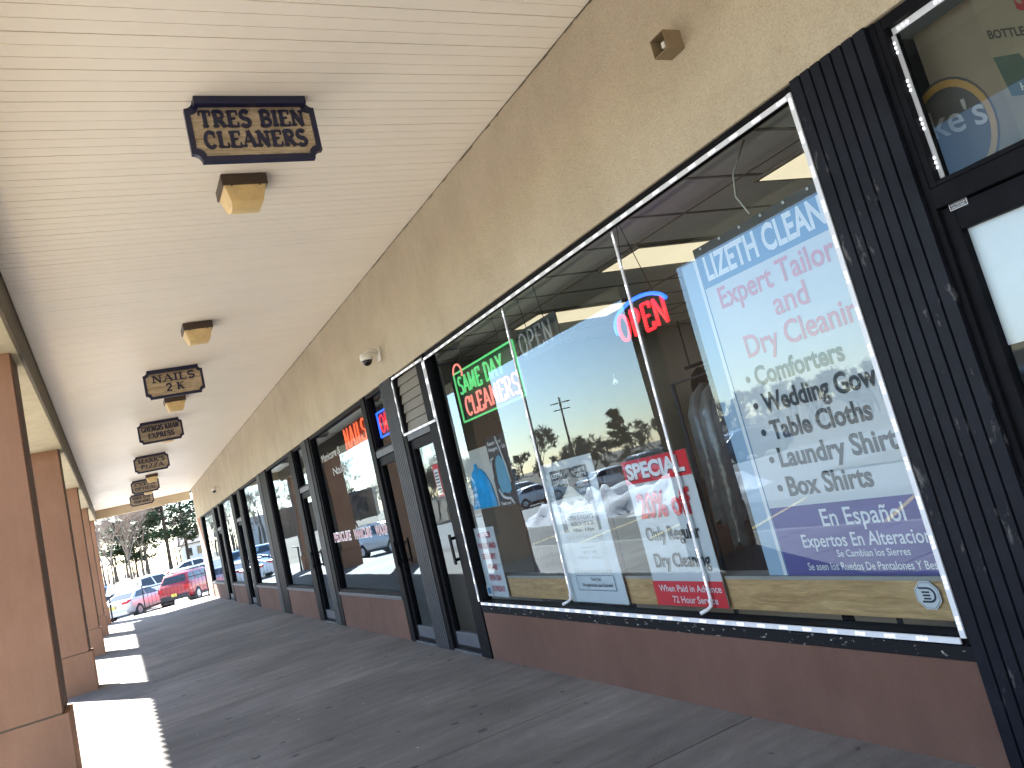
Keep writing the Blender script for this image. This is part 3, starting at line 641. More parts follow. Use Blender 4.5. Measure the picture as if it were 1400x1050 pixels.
# ------------------------------------------------------------------ light strips round the window
def led(label, y0, z0, y1, z1, x=W-.022, wd=.0125, name='light_strip', grp='white light strips round the cleaners front', led_x=True):
    d = Vector((y1-y0, z1-z0)); L = d.length; d.normalize(); n = Vector((-d.y, d.x))*wd
    mb = MB(); c = [(y0-n.x, z0-n.y), (y1-n.x, z1-n.y), (y1+n.x, z1+n.y), (y0+n.x, z0+n.y)]
    mb.prism(c, lambda u, v, t: (t, u, v), x-.008, x); k = 0; t = .05; mb.m = 1
    while t < L-.03:
        for q in (-.02, 0, .02):
            cy, cz = y0+d.x*(t+q), z0+d.y*(t+q)
            e = d*.0048; f = n/wd*.0048
            mb.prism([(cy-e.x-f.x, cz-e.y-f.y), (cy+e.x-f.x, cz+e.y-f.y), (cy+e.x+f.x, cz+e.y+f.y), (cy-e.x+f.x, cz-e.y+f.y)], lambda u, v, t: (t, u, v), x-.0105, x-.0085)
        t += .165
    return tag(mb.build(name, [M['led'], M['ledon']], None), label, 'light strip', grp)
led('white light strip along the top of the big window', 7.415, 2.932, 2.378, 2.94)
led('white light strip down the near side of the big window, beside the wide black post', 2.366, 2.955, 2.366, .535)
led('white light strip along the bottom of the big window', 7.40, .522, 2.385, .522)
led('white light strip down the far side of the big window', 7.432, 2.93, 7.432, .54)
led('white light strip across the window glass through the red and blue tube sign', 3.99, 2.93, 4.02, .62, W+.047, .010)
led('white light strip across the window glass beside the green and salmon tube sign', 5.67, 2.93, 5.72, .62, W+.047, .010)
led('white light strip over the slatted panel', 8.49, 2.962, 7.47, 2.95)
led('white light strip under the slatted panel', 8.49, 2.325, 7.47, 2.322)
led('white light strip on the far edge of the slatted panel', 8.505, 2.94, 8.505, 2.34, wd=.012)
led('white light strip on the near edge of the slatted panel', 7.475, 2.93, 7.475, 2.34, wd=.012)
led('white light strip on the left edge of the transom at the right of the photo', 1.868, 2.92, 1.868, 2.31, W+.044, .014)
led('white light strip along the top of the transom at the right of the photo', 1.86, 2.935, .96, 2.935, W+.044, .014)
mb = MB()
for y in (4.02, 5.72): mb.tube([(W+.037, y, .62), (W+.03, y, .585), (W+.0, y+.02, .57), (W-.03, y+.07, .565)], .011, 8)
for (y, l) in ((4.02, 'bent white lead at the foot of the strip crossing the red and blue tube sign'), (5.72, 'bent white lead at the foot of the strip beside the green tube sign')):
    mb = MB(); mb.tube([(W+.037, y, .63), (W+.035, y, .59), (W+.01, y+.012, .575), (W-.02, y+.045, .562)], .011, 8); tag(mb.build('strip_lead', M['led'], smooth=True), l, 'cable')
# ------------------------------------------------------------------ papers, banners and tube signs in the windows
def panel(name, y0, y1, z0, z1, x, m, label=None, cat=None, group=None, th=.004, parent=None, curl=0):
    mb = MB()
    if curl:
        n = 10
        for i in range(n+1):
            y = y0+(y1-y0)*i/n; dx = curl*math.sin(i/n*math.pi*1.7+.4)
            mb.v += [(x+dx, y, z0), (x+dx*.4, y, z1), (x+dx+th, y, z0), (x+dx*.4+th, y, z1)]
        mb.f = [q for i in range(n) for q in ((4*i, 4*i+1, 4*i+5, 4*i+4), (4*i+2, 4*i+6, 4*i+7, 4*i+3), (4*i, 4*i+4, 4*i+6, 4*i+2), (4*i+1, 4*i+3, 4*i+7, 4*i+5))]+[(0,2,3,1), (4*n, 4*n+1, 4*n+3, 4*n+2)]
        mb.mi = [0]*len(mb.f)
    else: mb.box(x, x+th, min(y0, y1), max(y0, y1), z0, z1)
    o = mb.build(name, m, parent)
    return tag(o, label, cat, group)
def flat(name, parent, m, fnc, x=None):
    mb = MB(); fnc(mb); return mb.build(name, m, parent)
def rect(mb, y0, y1, z0, z1, x): mb.quad((x, y0, z0), (x, y1, z0), (x, y1, z1), (x, y0, z1))
# big banner
bx = 3.075
bn = panel('banner', 3.535, 1.99, .742, 2.515, bx, M['paper'], 'tall white banner of cleaning and tailoring services with blue and purple bands', 'banner')
X1 = bx-.0015; X2 = bx-.003
flat('side_strip', bn, M['stripblue'], lambda mb: rect(mb, 3.534, 3.425, .743, 2.514, X1))
flat('side_line', bn, M['white'], lambda mb: rect(mb, 3.425, 3.40, .743, 2.514, X1))
flat('side_line', bn, M['bannerblue'], lambda mb: rect(mb, 3.40, 3.392, .743, 2.514, X1))
flat('head_band', bn, M['bannerblue'], lambda mb: rect(mb, 3.39, 1.992, 2.34, 2.5145, X1))
flat('foot_band', bn, M['purple'], lambda mb: rect(mb, 3.39, 1.992, .7425, 1.107, X1))
mb = MB(); mb.box(bx-.004, bx+.03, 1.99, 3.40, 2.517, 2.575); mb.build('top_rail', M['charcoal'], bn)
mb = MB()
for k in range(9): mb.lathe([(.001, 0), (.008, .001), (.008, .004), (.001, .006)], 8, Matrix.Translation((bx-.006, 3.33-.16*k, 2.56)) @ Matrix.Rotation(-math.pi/2, 4, 'Y'))
mb.build('screw', M['white'], bn)
mb = MB(); wtext(mb, 'LIZETH CLEANERS', 3.345, 2.486, 2.372, .140, X2, 'LIZETH CLEAN', .03)
wtext(mb, 'En Español', 3.055, 2.565, .995, .085, X2, None, .012)
wtext(mb, 'Expertos En Alteraciones', 3.225, 2.47, .893, .066, X2, 'Expertos En Alteracion', .012)
wtext(mb, 'Se Cambian los Sierres', 3.02, 2.60, .842, .034, X2, None, .01)
wtext(mb, 'Se asen los Ruedos De Pantalones Y Bestidos', 3.235, 2.486, .778, .038, X2, 'Se asen los Ruedos De Pantalones Y Bes', .01)
mb.build('white_lettering', M['white'], bn)
mb = MB(); wtext(mb, 'Expert Tailoring', 3.303, 2.47, 2.20, .118, X2, 'Expert Tailori', .016)
wtext(mb, 'and', 2.945, 2.715, 2.057, .118, X2, None, .012); wtext(mb, 'Dry Cleaning', 3.217, 2.47, 1.90, .118, X2, 'Dry Cleanin', .016)
mb.build('red_lettering', M['pink'], bn)
mb = MB()
for s, sub, e, z in (('Comforters', None, 2.619, 1.745), ('Wedding Gowns', 'Wedding Gow', 2.486, 1.60), ('Table Cloths', None, 2.570, 1.455), ('Laundry Shirts', 'Laundry Shirt', 2.484, 1.309), ('Box Shirts', None, 2.676, 1.158)):
    wtext(mb, s, 3.215, e, z, .103, X2, sub, .03)
    mb.prism([(3.27+.018*math.cos(a*math.pi/6), z+.048+.018*math.sin(a*math.pi/6)) for a in range(12)], lambda u, v, t: (t, u, v), X2, X1)
mb.build('dark_lettering', M['greyink'], bn)
mb = MB(); mb.tube([(3.3, 3.02, 3.05), (3.16, 3.03, 2.86), (3.09, 2.99, 2.72), (3.085, 2.93, 2.60)], .006, 6)
tag(mb.build('cable', M['cord'], smooth=True), 'thin white cord hanging from the ceiling to the banner top', 'cord')
# pine board along the window foot
panel('window_board', 7.40, 2.44, .562, .732, 3.06, M['board'], 'long pine board lying along the foot of the big window', 'board', th=.02)
panel('board_ledge', 7.40, 2.44, .733, .752, 3.055, M['curb'], 'pale ledge strip above the pine board, under the banner', 'ledge', th=.12)
st = MB(); st.prism([(2.562+.066*math.cos(math.pi/8+k*math.pi/4), .672+.066*math.sin(math.pi/8+k*math.pi/4)) for k in range(8)], lambda u, v, t: (t, u, v), 3.048, 3.050)
st = tag(st.build('security_sticker', M['white']), 'white octagonal sticker with a dark blue mark, on the pine board', 'sticker')
mb = MB()
oc = lambda r: [(2.562+r*math.cos(math.pi/8+k*math.pi/4), .672+r*math.sin(math.pi/8+k*math.pi/4)) for k in range(8)]
for a, b in zip(range(8), list(range(1, 8))+[0]):
    p, q = oc(.060), oc(.058); mb.quad((3.047, *p[a]), (3.047, *p[b]), (3.047, *q[b]), (3.047, *q[a]))
P = [(2.60, .70), (2.535, .705)] + [(2.535-.012*math.sin(t*math.pi/8), .672+.033*math.cos(t*math.pi/8)) for t in range(1, 9)] + [(2.59, .638), (2.59, .645)] + [(2.54-.004*math.sin(t*math.pi/8), .672-.022*math.cos(t*math.pi/8)) for t in range(0, 9)] + [(2.60, .694)]
for a, b in zip(range(0, 9), range(1, 10)):
    A = math.pi*(.5-a/9); Bq = math.pi*(.5-b/9)
    f = lambda r, t: (3.0465, 2.555-r*math.cos(t), .674+r*math.sin(t)*.95)
    mb.quad(f(.036, A), f(.036, Bq), f(.026, Bq), f(.026, A))
mb.quad((3.0465, 2.602, .708), (3.0465, 2.555, .708), (3.0465, 2.555, .699), (3.0465, 2.597, .699))
mb.quad((3.0465, 2.595, .649), (3.0465, 2.555, .649), (3.0465, 2.555, .640), (3.0465, 2.595, .640))
for k in range(3): mb.quad((3.0462, 2.588-.002*k, .690-.014*k), (3.0462, 2.548, .690-.014*k), (3.0462, 2.548, .682-.014*k), (3.0462, 2.588-.002*k, .682-.014*k))
mb.build('mark', M['navy'], st)
# special offer
sx = 3.037
sp = panel('offer_poster', 4.60, 3.895, .572, 1.515, sx, M['paper'], 'white poster with red bands offering twenty percent off', 'poster', curl=.004)
a, b = sx-.0065, sx-.008
flat('red_band', sp, M['red'], lambda mb: (rect(mb, 4.60, 3.896, 1.362, 1.5148, a), rect(mb, 4.60, 3.896, .5722, .727, a)))
mb = MB(); wtext(mb, 'SPECIAL', 4.565, 3.945, 1.388, .106, b, None, .045); wtext(mb, 'When Paid in Advance', 4.54, 3.92, .662, .042, b, None, .012); wtext(mb, '72 Hour Service', 4.42, 3.98, .593, .042, b, None, .012); mb.build('white_lettering', M['white'], sp)
mb = MB(); wtext(mb, 'SPECIAL', 4.572, 3.938, 1.381, .108, b+.0008, None, .05); wtext(mb, 'Only Regular', 4.53, 3.97, .985, .088, b, None, .012); wtext(mb, 'Dry Cleaning', 4.51, 3.95, .815, .088, b, None, .012); mb.build('dark_lettering', M['ink'], sp)
mb = MB(); wtext(mb, '20% off', 4.53, 3.97, 1.13, .165, b, None, .03); mb.build('red_lettering', M['red'], sp)
# sunday opening flyer
fx = 3.037
fl = panel('opening_flyer', 5.76, 4.955, .56, 1.63, fx, M['paper'], 'white flyer with a dark photo of a clothes hanger and Sunday opening times', 'flyer', curl=.004)
a, b, c = fx-.0065, fx-.008, fx-.0095
flat('photo', fl, M['charcoal'], lambda mb: rect(mb, 5.61, 5.055, 1.09, 1.565, a))
mb = MB()
mb.add([(b, 5.56, 1.30), (b, 5.38, 1.43), (b, 5.33, 1.43), (b, 5.14, 1.30), (b, 5.12, 1.24), (b, 5.57, 1.24)], [(0,1,2,3,4,5)])
mb.tube([(b, 5.355, 1.43), (b, 5.355, 1.475), (b, 5.33, 1.50), (b, 5.31, 1.485)], .006, 5)
rect(mb, 5.53, 5.09, 1.075, 1.275, b-.0004); mb.build('hanger_shape', M['paper2'], fl)
mb = MB(); wtext(mb, 'LIZETH', 5.59, 5.42, 1.508, .036, b, None, .03); wtext(mb, 'CLEANERS', 5.59, 5.36, 1.455, .034, b, None, .03)
for k, s in enumerate(('SHIRTS', 'SUITS', 'DRESSES', 'COATS', 'LINENS')): wtext(mb, s, 5.22, 5.075, 1.525-.037*k, .022, b, None, .02)
mb.build('white_lettering', M['white'], fl)
mb = MB(); wtext(mb, 'In order to better serve', 5.47, 5.15, 1.245, .013, c, None, .01); wtext(mb, 'our customers we will be', 5.49, 5.13, 1.222, .013, c, None, .01)
wtext(mb, "OPEN SUNDAY'S", 5.50, 5.12, 1.178, .032, c, None, .02); wtext(mb, 'MARCH 18 & 25', 5.47, 5.14, 1.132, .03, c, None, .02); wtext(mb, '9:00am - 6:00pm', 5.46, 5.15, 1.088, .026, c, None, .02)
wtext(mb, 'Thank You', 5.39, 5.25, .725, .022, b, None, .01); wtext(mb, 'We appreciate your business!', 5.53, 5.10, .680, .026, b, None, .012)
for (y0, y1, z0, z1) in ((5.60, 5.06, .652, .656), (5.60, 5.06, .760, .763), (5.60, 5.594, .652, .763), (5.066, 5.06, .652, .763)): rect(mb, y0, y1, z0, z1, b)
mb.build('dark_lettering', M['ink'], fl)
mb = MB(); wtext(mb, 'Para servirle mejor', 5.5, 5.13, 1.00, .014, b, None, .0); wtext(mb, 'estaremos', 5.42, 5.2, .965, .014, b, None, 0); wtext(mb, '18 Y 25', 5.41, 5.21, .925, .02, b, None, 0); wtext(mb, '9:00am - 6:00pm', 5.48, 5.14, .885, .02, b, None, 0)
for k in range(16):
    for (y0, s) in ((5.61, 1), (5.06, 1)): rect(mb, y0-.004+.0, y0-.07*s+.0 if y0 > 5.3 else y0+.07, .80+.0155*k, .803+.0155*k, b)
for k in range(40): rect(mb, 5.60-.0135*k, 5.594-.0135*k, 1.035+.012*math.sin(k*2.1), 1.06+.012*math.sin(k*1.7), b); rect(mb, 5.60-.0135*k, 5.594-.0135*k, .785+.008*math.sin(k*2.1), .80+.008*math.sin(k*1.7), b)
mb.build('faded_print', mat('faded_brown_print', (.42,.38,.34), .6), fl)
# pick-up notice
wo = panel('delivery_notice', 7.395, 6.925, .565, 1.21, 3.037, M['paper'], 'white notice in red capitals about pick up and delivery, in the window corner', 'notice', curl=.003)
mb = MB()
for s, y0, y1, z in (('WE OFFER', 7.33, 7.02, 1.115), ('PICKUP AND', 7.35, 6.96, 1.015), ('DELIVERY.', 7.32, 7.0, .915), ('WE ARE', 7.26, 7.03, .815), ('OPEN ON', 7.28, 7.01, .715), ('SUNDAY', 7.24, 6.97, .615)): wtext(mb, s, y0, y1, z, .052, 3.037-.0065, None, .02)
mb.build('lettering', mat('dark_red_ink', (.42,.03,.06), .5), wo)
mb = MB(); rect(mb, 7.385, 7.27, .575, .665, 3.028); mb.build('corner_tag', M['white'], wo)
mb = MB(); rect(mb, 7.365, 7.295, .59, .65, 3.0272); mb.build('corner_mark', M['bannerblue'], wo)
# garment posters
gp = panel('garment_poster', 7.30, 6.69, 1.378, 1.93, 3.05, M['paper2'], 'pale poster with a bright blue garment, in the far corner of the big window', 'poster')
mb = MB()
jk = [(7.27,1.382),(6.71,1.382),(6.73,1.50),(6.76,1.60),(6.83,1.69),(6.92,1.74),(6.98,1.755),(7.0,1.80),(7.03,1.80),(7.05,1.755),(7.12,1.73),(7.18,1.66),(7.21,1.55),(7.25,1.47)]
mb.prism(jk, lambda u, v, t: (t, u, v), 3.036, 3.049); mb.build('garment', M['cyan'], gp, bevel=.004)
mb = MB(); wtext(mb, 'Eco Garment Bag', 7.20, 6.74, 1.845, .026, 3.0485, None, .0); mb.build('lettering', mat('faint_grey_ink', (.45,.44,.42), .6), gp)
hp = panel('hanger_poster', 6.685, 6.22, 1.365, 1.985, 3.05, M['charcoal'], 'charcoal poster of a pale blue bag and white hanger asking for hangers back', 'poster')
mb = MB()
bg_ = [(6.60,1.58),(6.57,1.75),(6.53,1.80),(6.46,1.82),(6.38,1.74),(6.35,1.62),(6.36,1.50),(6.42,1.47),(6.56,1.49)]
mb.prism(bg_, lambda u, v, t: (t, u, v), 3.042, 3.049); mb.build('bag', M['cyan2'], hp, bevel=.003)
mb = MB()
mb.tube([(3.04, 6.57, 1.80), (3.04, 6.62, 1.79), (3.04, 6.65, 1.72), (3.04, 6.655, 1.64), (3.04, 6.67, 1.62), (3.04, 6.68, 1.64)], .011, 6)
mb.tube([(3.04, 6.60, 1.52), (3.04, 6.54, 1.45), (3.04, 6.46, 1.43), (3.04, 6.40, 1.43), (3.04, 6.35, 1.375)], .014, 6)
mb.tube([(3.04, 6.44, 2.0-.02), (3.04, 6.40, 1.86), (3.04, 6.35, 1.70), (3.04, 6.33, 1.56)], .009, 6)
mb.build('hanger', M['white'], hp, smooth=True)
mb = MB(); wtext(mb, 'Return Your', 6.65, 6.36, 1.915, .034, 3.0485, None, .03); wtext(mb, 'Hangers To Us', 6.66, 6.30, 1.862, .034, 3.0485, None, .03); wtext(mb, 'Thank you!', 6.65, 6.45, 1.378, .03, 3.0485, None, .03); mb.build('lettering', M['white'], hp)
ov = MB(); ov.prism([(7.235+.07*math.cos(k*math.pi/10), 1.55+.12*math.sin(k*math.pi/10)) for k in range(20)], lambda u, v, t: (t, u, v), 3.022, 3.024)
ov = tag(ov.build('oval_sticker', M['paper2']), 'oval pale sticker beside the bright blue garment', 'sticker')
mb = MB()
for k in range(4): wtext(mb, ('THANK', 'YOU', 'COME', 'AGAIN')[k], 7.27, 7.20, 1.59-.035*k, .014, 3.0214, None, .0)
mb.build('lettering', M['greyink'], ov)
mb = MB(); mb.add([(3.020, 4.438-.0, 2.03), (3.020, 4.36, 2.03), (3.020, 4.40, 2.062)], [(0,1,2)]); mb.quad((3.020, 4.43, 2.02), (3.020, 4.368, 2.02), (3.020, 4.368, 2.032), (3.020, 4.43, 2.032)); mb.tube([(3.02, 4.40, 2.06), (3.02, 4.40, 2.085), (3.02, 4.393, 2.09), (3.02, 4.388, 2.082)], .002, 4)
hd = tag(mb.build('hanger_decal', M['white']), 'small white hanger decal on the window glass', 'decal')
mb = MB(); wtext(mb, 'SHIRTS', 4.425, 4.373, 2.022, .010, 3.0192, None, .02); mb.build('lettering', M['ink'], hd)
# tube signs
o = empty('open_sign', (0, 0, 0), 0, 'lit tube sign of red letters under a blue arc, behind a light strip', 'tube sign')
mb = MB(); neon(mb, 'OPEN', 4.265, 3.735, 2.262, .165, 3.06, .011, .12, 0, .018); mb.build('letter_tubes', M['neonred'], o, smooth=True)
mb = MB(); mb.tube([(3.06, 4.0+.295*math.cos(t), 2.36+.125*math.sin(t)) for t in [math.radians(200-k*10) if False else math.radians(-18+k*9) for k in range(21)]], .013, 6); mb.build('arc_tube', M['neonblue'], o, smooth=True)
mb = MB()
for y in (4.14, 3.86): mb.tube([(3.09, y, 2.49), (3.12, 4.06, 3.04)], .003, 4)
mb.build('hanging_wire', M['wire'], o)
o = empty('cleaning_sign', (0, 0, 0), 0, 'tube sign framed in green with a green line over a salmon line', 'tube sign')
mb = MB(); mb.tube([(3.06, 7.055, 2.67), (3.06, 7.055, 2.205), (3.06, 5.73, 2.205), (3.06, 5.73, 2.67)], .010, 6, closed=True); mb.build('frame_tube', M['neongreen'], o, smooth=True)
mb = MB(); neon(mb, 'SAME DAY', 6.98, 5.98, 2.46, .16, 3.055, .009, .1, 0, .03); mb.build('upper_letter_tubes', M['neongreen'], o, smooth=True)
mb = MB(); neon(mb, 'CLEANERS', 6.93, 5.78, 2.245, .17, 3.055, .009, .1, 0, .022); mb.tube([(3.05, 6.93-.10*math.cos(t)*1.0, 2.66+.085*math.sin(t)) for t in [math.radians(180-k*15) for k in range(15)]], .010, 6); mb.build('lower_letter_tubes', M['neonpink'], o, smooth=True)
mb = MB(); mb.box(3.09, 3.095, 5.72, 7.06, 2.2, 2.675); mb.build('back_panel', mat('smoked_backing', (.05,.05,.048), .4), o)
mb = MB()
for y in (6.8, 6.0): mb.tube([(3.09, y, 2.66), (3.12, y+.12, 3.04)], .003, 4)
mb.tube([(3.07, 6.6, 2.2), (3.08, 6.5, 2.12), (3.08, 6.3, 2.10), (3.08, 6.1, 2.19)], .004, 5)
mb.build('hanging_wire', M['wire'], o)
o = empty('unlit_open_sign', (0, 0, 0), 0, 'unlit grey tube sign high in the window, beside the green framed sign', 'tube sign')
mb = MB(); neon(mb, 'OPEN', 5.62, 5.07, 2.50, .17, 3.06, .010, .12, 0, .022); mb.build('letter_tubes', M['neonoff'], o, smooth=True)
mb = MB(); mb.box(3.09, 3.10, 5.03, 5.66, 2.46, 2.71); mb.build('back_panel', mat('dark_backing', (.06,.07,.07), .4), o)
mb = MB()
for y in (5.5, 5.2): mb.tube([(3.09, y, 2.70), (3.12, y+.1, 3.04)], .003, 4)
mb.build('hanging_wire', M['wire'], o)
o = empty('nails_sign', (0, 0, 0), 0, 'orange tube sign high in the window of the second shop', 'tube sign')
mb = MB(); neon(mb, 'NAILS', 11.36, 10.24, 2.53, .285, 3.06, .0095, .14, 0, .024); mb.build('letter_tubes', M['neonorange'], o, smooth=True)
mb = MB(); mb.box(3.10, 3.11, 10.15, 11.45, 2.47, 2.86); mb.build('back_panel', mat('red_backing', (.20,.05,.03), .4), o)
o = empty('framed_open_sign', (0, 0, 0), 0, 'red tube letters in a blue tube frame over the second shop door', 'tube sign')
mb = MB(); neon(mb, 'OPEN', 9.60, 8.80, 2.50, .215, 3.055, .010, .12, 0, .024); mb.build('letter_tubes', M['neonred'], o, smooth=True)
mb = MB(); mb.tube([(3.06, 9.665, 2.755), (3.06, 9.665, 2.455), (3.06, 8.76, 2.455), (3.06, 8.76, 2.755)], .012, 6, closed=True); mb.build('frame_tube', M['neonblue'], o, smooth=True)
mb = MB(); mb.box(3.09, 3.10, 8.76, 9.665, 2.45, 2.76); mb.build('back_panel', mat('red_brown_backing', (.14,.03,.025), .4), o)
# second shop lettering
for wd_, ya, yb, lab in (('PEDICURE', 13.0, 11.95, 'pink and white word on the second shop window, farthest of three'), ('MANICURE', 11.75, 10.85, 'pink and white word on the second shop window, middle of three'), ('WAXING', 10.65, 9.92, 'pink and white word on the second shop window, nearest its door')):
    mb = MB(); wtext(mb, wd_, ya, yb, 1.28, .15, 3.015, None, .05); nl = tag(mb.build('window_lettering', M['white']), lab, 'lettering', 'words across the second shop window')
    mb = MB(); wtext(mb, wd_, ya-.02, yb+.02, 1.293, .12, 3.0135, None, .0); mb.build('pink_letters', M['pink'], nl)
mb = MB(); wtext(mb, 'Manicure &', 12.75, 11.55, 2.52, .12, 3.014, None, .01); wtext(mb, 'Nails', 12.2, 11.45, 2.26, .12, 3.014, None, .01); tag(mb.build('faded_lettering', mat('faded_white_vinyl', (.36,.35,.32), .6)), 'faded grey words at the upper left of the second shop window', 'lettering')
panel('door_poster', 10.45, 10.05, 1.45, 1.93, 3.03, M['paper2'], 'pale paper in the second shop window beside its door', 'paper')
panel('door_disc', 9.10, 9.0, 2.33, 2.42, 3.03, M['paper2'], 'small pale tag under the framed red and blue sign', 'sticker')
# papers inside the cleaners' door
pp = panel('grey_notice', 8.36, 7.76, 1.93, 2.15, 3.06, M['paper2'], 'pale notice with cut off dark words at the top of the cleaners door', 'notice')
mb = MB(); wtext(mb, 'Bo', 8.08, 7.86, 2.06, .055, 3.0585, None, .03); wtext(mb, 'Sir', 8.08, 7.83, 1.96, .055, 3.0585, None, .03); mb.build('lettering', M['ink'], pp)
pp = panel('red_bordered_list', 8.14, 7.97, 1.58, 1.92, 3.045, M['red'], 'narrow price list with a red border on the cleaners door', 'notice')
mb = MB(); rect(mb, 8.12, 7.99, 1.60, 1.87, 3.0435); mb.build('paper_face', M['white'], pp)
mb = MB()
for k in range(7): rect(mb, 8.11, 8.0, 1.62+.034*k, 1.634+.034*k, 3.0425)
mb.build('printed_lines', M['greyink'], pp)
for k, (y, z, wd, hg, m) in enumerate(((7.93, 1.62, .11, .2, 'stripblue'), (7.92, 1.44, .12, .12, 'white'), (7.93, 1.32, .10, .10, 'paper2'), (7.80, 1.33, .09, .12, 'white'), (7.94, 1.21, .09, .09, 'white'), (7.82, 1.20, .08, .10, 'paper'))):
    q = panel('taped_card', y, y-wd, z, z+hg, 3.045, M[m], ('pale blue card', 'white card topmost', 'cream card', 'white card nearest the door edge', 'small white card low', 'small card lowest')[k]+' taped among the papers on the cleaners door', 'card', 'cards taped inside the cleaners door')
    mb = MB()
    for j in range(3): rect(mb, y-.012, y-wd+.012, z+hg*(.2+.25*j), z+hg*(.3+.25*j), 3.0435)
    mb.build('printed_lines', M['greyink'], q)
# next shop at the right edge
panel('white_door_paper', 1.845, .98, 1.625, 2.10, 3.02, mat('grey_white_paper', (.62,.63,.65), .6, var=.05), 'large blank white paper behind the door glass at the right edge', 'paper')
q = panel('glass_sticker', 1.858, 1.782, 2.168, 2.206, W+.008, M['ink'], 'small black sticker with white lines on the door head', 'sticker', th=.002)
mb = MB()
for (y0, y1, z0, z1) in ((1.855, 1.785, 2.2025, 2.2045), (1.855, 1.785, 2.1695, 2.1715), (1.8565, 1.8545, 2.1695, 2.2045), (1.7855, 1.7835, 2.1695, 2.2045)): rect(mb, y0, y1, z0, z1, W+.0065)
wtext(mb, 'THIS DOOR', 1.85, 1.79, 2.1925, .006, W+.0065, None, 0); wtext(mb, 'TO REMAIN', 1.85, 1.79, 2.1835, .006, W+.0065, None, 0); wtext(mb, 'UNLOCKED', 1.848, 1.792, 2.1745, .006, W+.0065, None, 0)
mb.build('lettering', M['white'], q)
tp = panel('transom_poster', 1.87, .98, 2.30, 2.93, 3.14, mat('tan_backing', (.145,.12,.085), .8, var=.12, vscale=2), 'tan sheet printed with a ringed badge behind the transom at the right edge', 'poster')
def ring(mb, cy, cz, r0, r1, x, n=30, sy=.8):
    for k in range(n):
        a, b = 2*math.pi*k/n, 2*math.pi*(k+1)/n
        f = lambda r, t: (x, cy+r*math.cos(t)*sy, cz+r*math.sin(t))
        if r0: mb.quad(f(r0, a), f(r0, b), f(r1, b), f(r1, a))
        else: mb.add([(x, cy, cz), f(r1, a), f(r1, b)], [(0,1,2)])
mb = MB(); ring(mb, 1.845, 2.485, 0, .225, 3.1385); mb.build('badge', mat('dark_badge', (.035,.033,.035), .6), tp)
mb = MB(); ring(mb, 1.845, 2.485, .185, .215, 3.1375); mb.build('badge_ring', mat('orange_ring', (.25,.145,.04), .6), tp)
mb = MB(); wtext(mb, "ike's", 1.955, 1.70, 2.50, .115, 3.1365, None, .01, -.16); mb.build('badge_lettering', mat('grey_white_print', (.24,.235,.225), .6), tp)
bp = panel('bottle_poster', 1.605, .98, 2.31, 2.92, 3.12, mat('olive_paper', (.17,.145,.10), .8, var=.15, vscale=3), 'olive sheet with dark green pictures and a word above, at the top right corner', 'poster')
mb = MB(); wtext(mb, 'BOTTLES', 1.59, 1.455, 2.735, .036, 3.1185, None, .03, -.5); mb.build('dark_lettering', mat('umber_ink', (.035,.028,.025), .7), bp)
mb = MB(); wtext(mb, 'SMALL', 1.47, 1.22, 2.77, .11, 3.1185, None, .05, -.4); mb.build('red_lettering', mat('deep_red_ink', (.20,.016,.02), .7), bp)
mb = MB(); mb.prism([(1.60, 2.665), (1.515, 2.63), (1.48, 2.54), (1.50, 2.46), (1.585, 2.50)], lambda u, v, t: (t, u, v), 3.118, 3.1195); mb.prism([(1.46, 2.64), (1.36, 2.60), (1.36, 2.44), (1.46, 2.48)], lambda u, v, t: (t, u, v), 3.118, 3.1195); mb.build('green_picture', mat('dark_green_print', (.018,.04,.024), .6, var=.4, vscale=12), bp)
mb = MB(); wtext(mb, 'Holy', 1.545, 1.46, 2.50, .03, 3.117, None, .0, -.4); mb.build('pale_lettering', mat('cream_print', (.4,.36,.28), .6), bp)
# ------------------------------------------------------------------ inside the cleaners
def garment(mb, x, y, wd, ln, z1, seed):
    rd = random.Random(seed); n = 14
    top = []; bot = []
    for j in range(n+1):
        t = j/n*2*math.pi
        k = 1+.12*math.sin(5*t+rd.random()*6)
        top.append((x+.20*math.cos(t)*.55, y+wd*.35*math.sin(t), z1)); 
    rings = []
    for i, (s, zz) in enumerate(((.15, z1+.02), (.75, z1-.06), (1.0, z1-.2), (1.02, z1-ln*.55), (1.1, z1-ln))):
        rings.append([(x+.20*s*math.cos(2*math.pi*j/n)*(1+.16*math.sin(j*2.4+seed)*(i > 1)), y+wd*s*math.sin(2*math.pi*j/n)*(1+.14*math.sin(j*3.1+seed*2)*(i > 1)), zz+(.03*math.sin(j*2+seed) if i == 4 else 0)) for j in range(n)])
    vs = [p for r in rings for p in r]
    mb.add(vs, [(i*n+j, i*n+(j+1) % n, (i+1)*n+(j+1) % n, (i+1)*n+j) for i in range(4) for j in range(n)]+[tuple(range(n))])
rk = empty('garment_rack', (0, 0, 0), 0, 'rack of bagged clothes standing behind the offer poster', 'garment rack')
mb = MB()
mb.tube([(4.1, 5.2, 0), (4.1, 5.2, 2.0), (4.1, 3.7, 2.0), (4.1, 3.7, 0)], .018, 8); mb.build('rail', M['grey_al'], rk)
for i in range(9):
    mb = MB(); garment(mb, 4.1, 4.25-.5+.17*i*.8, .07, 1.1+.1*math.sin(i*3), 1.92, i*7+1); mb.build('bagged_garment', M['plastic' if i % 3 else 'garment'], rk, smooth=True)
pn = empty('wood_partition', (0, 0, 0), 0, 'brown wood board partition behind the bright blue garment poster', 'partition')
mb = MB(); 
for i in range(11): mb.box(3.62, 3.645+.004*(i % 2), 5.85+.15*i, 5.995+.15*i, .006, 1.42)
mb.build('boards', M['panel'], pn); mb = MB(); mb.box(3.6, 3.68, 5.84, 7.5, 1.425, 1.47); mb.build('cap_rail', M['panel'], pn)
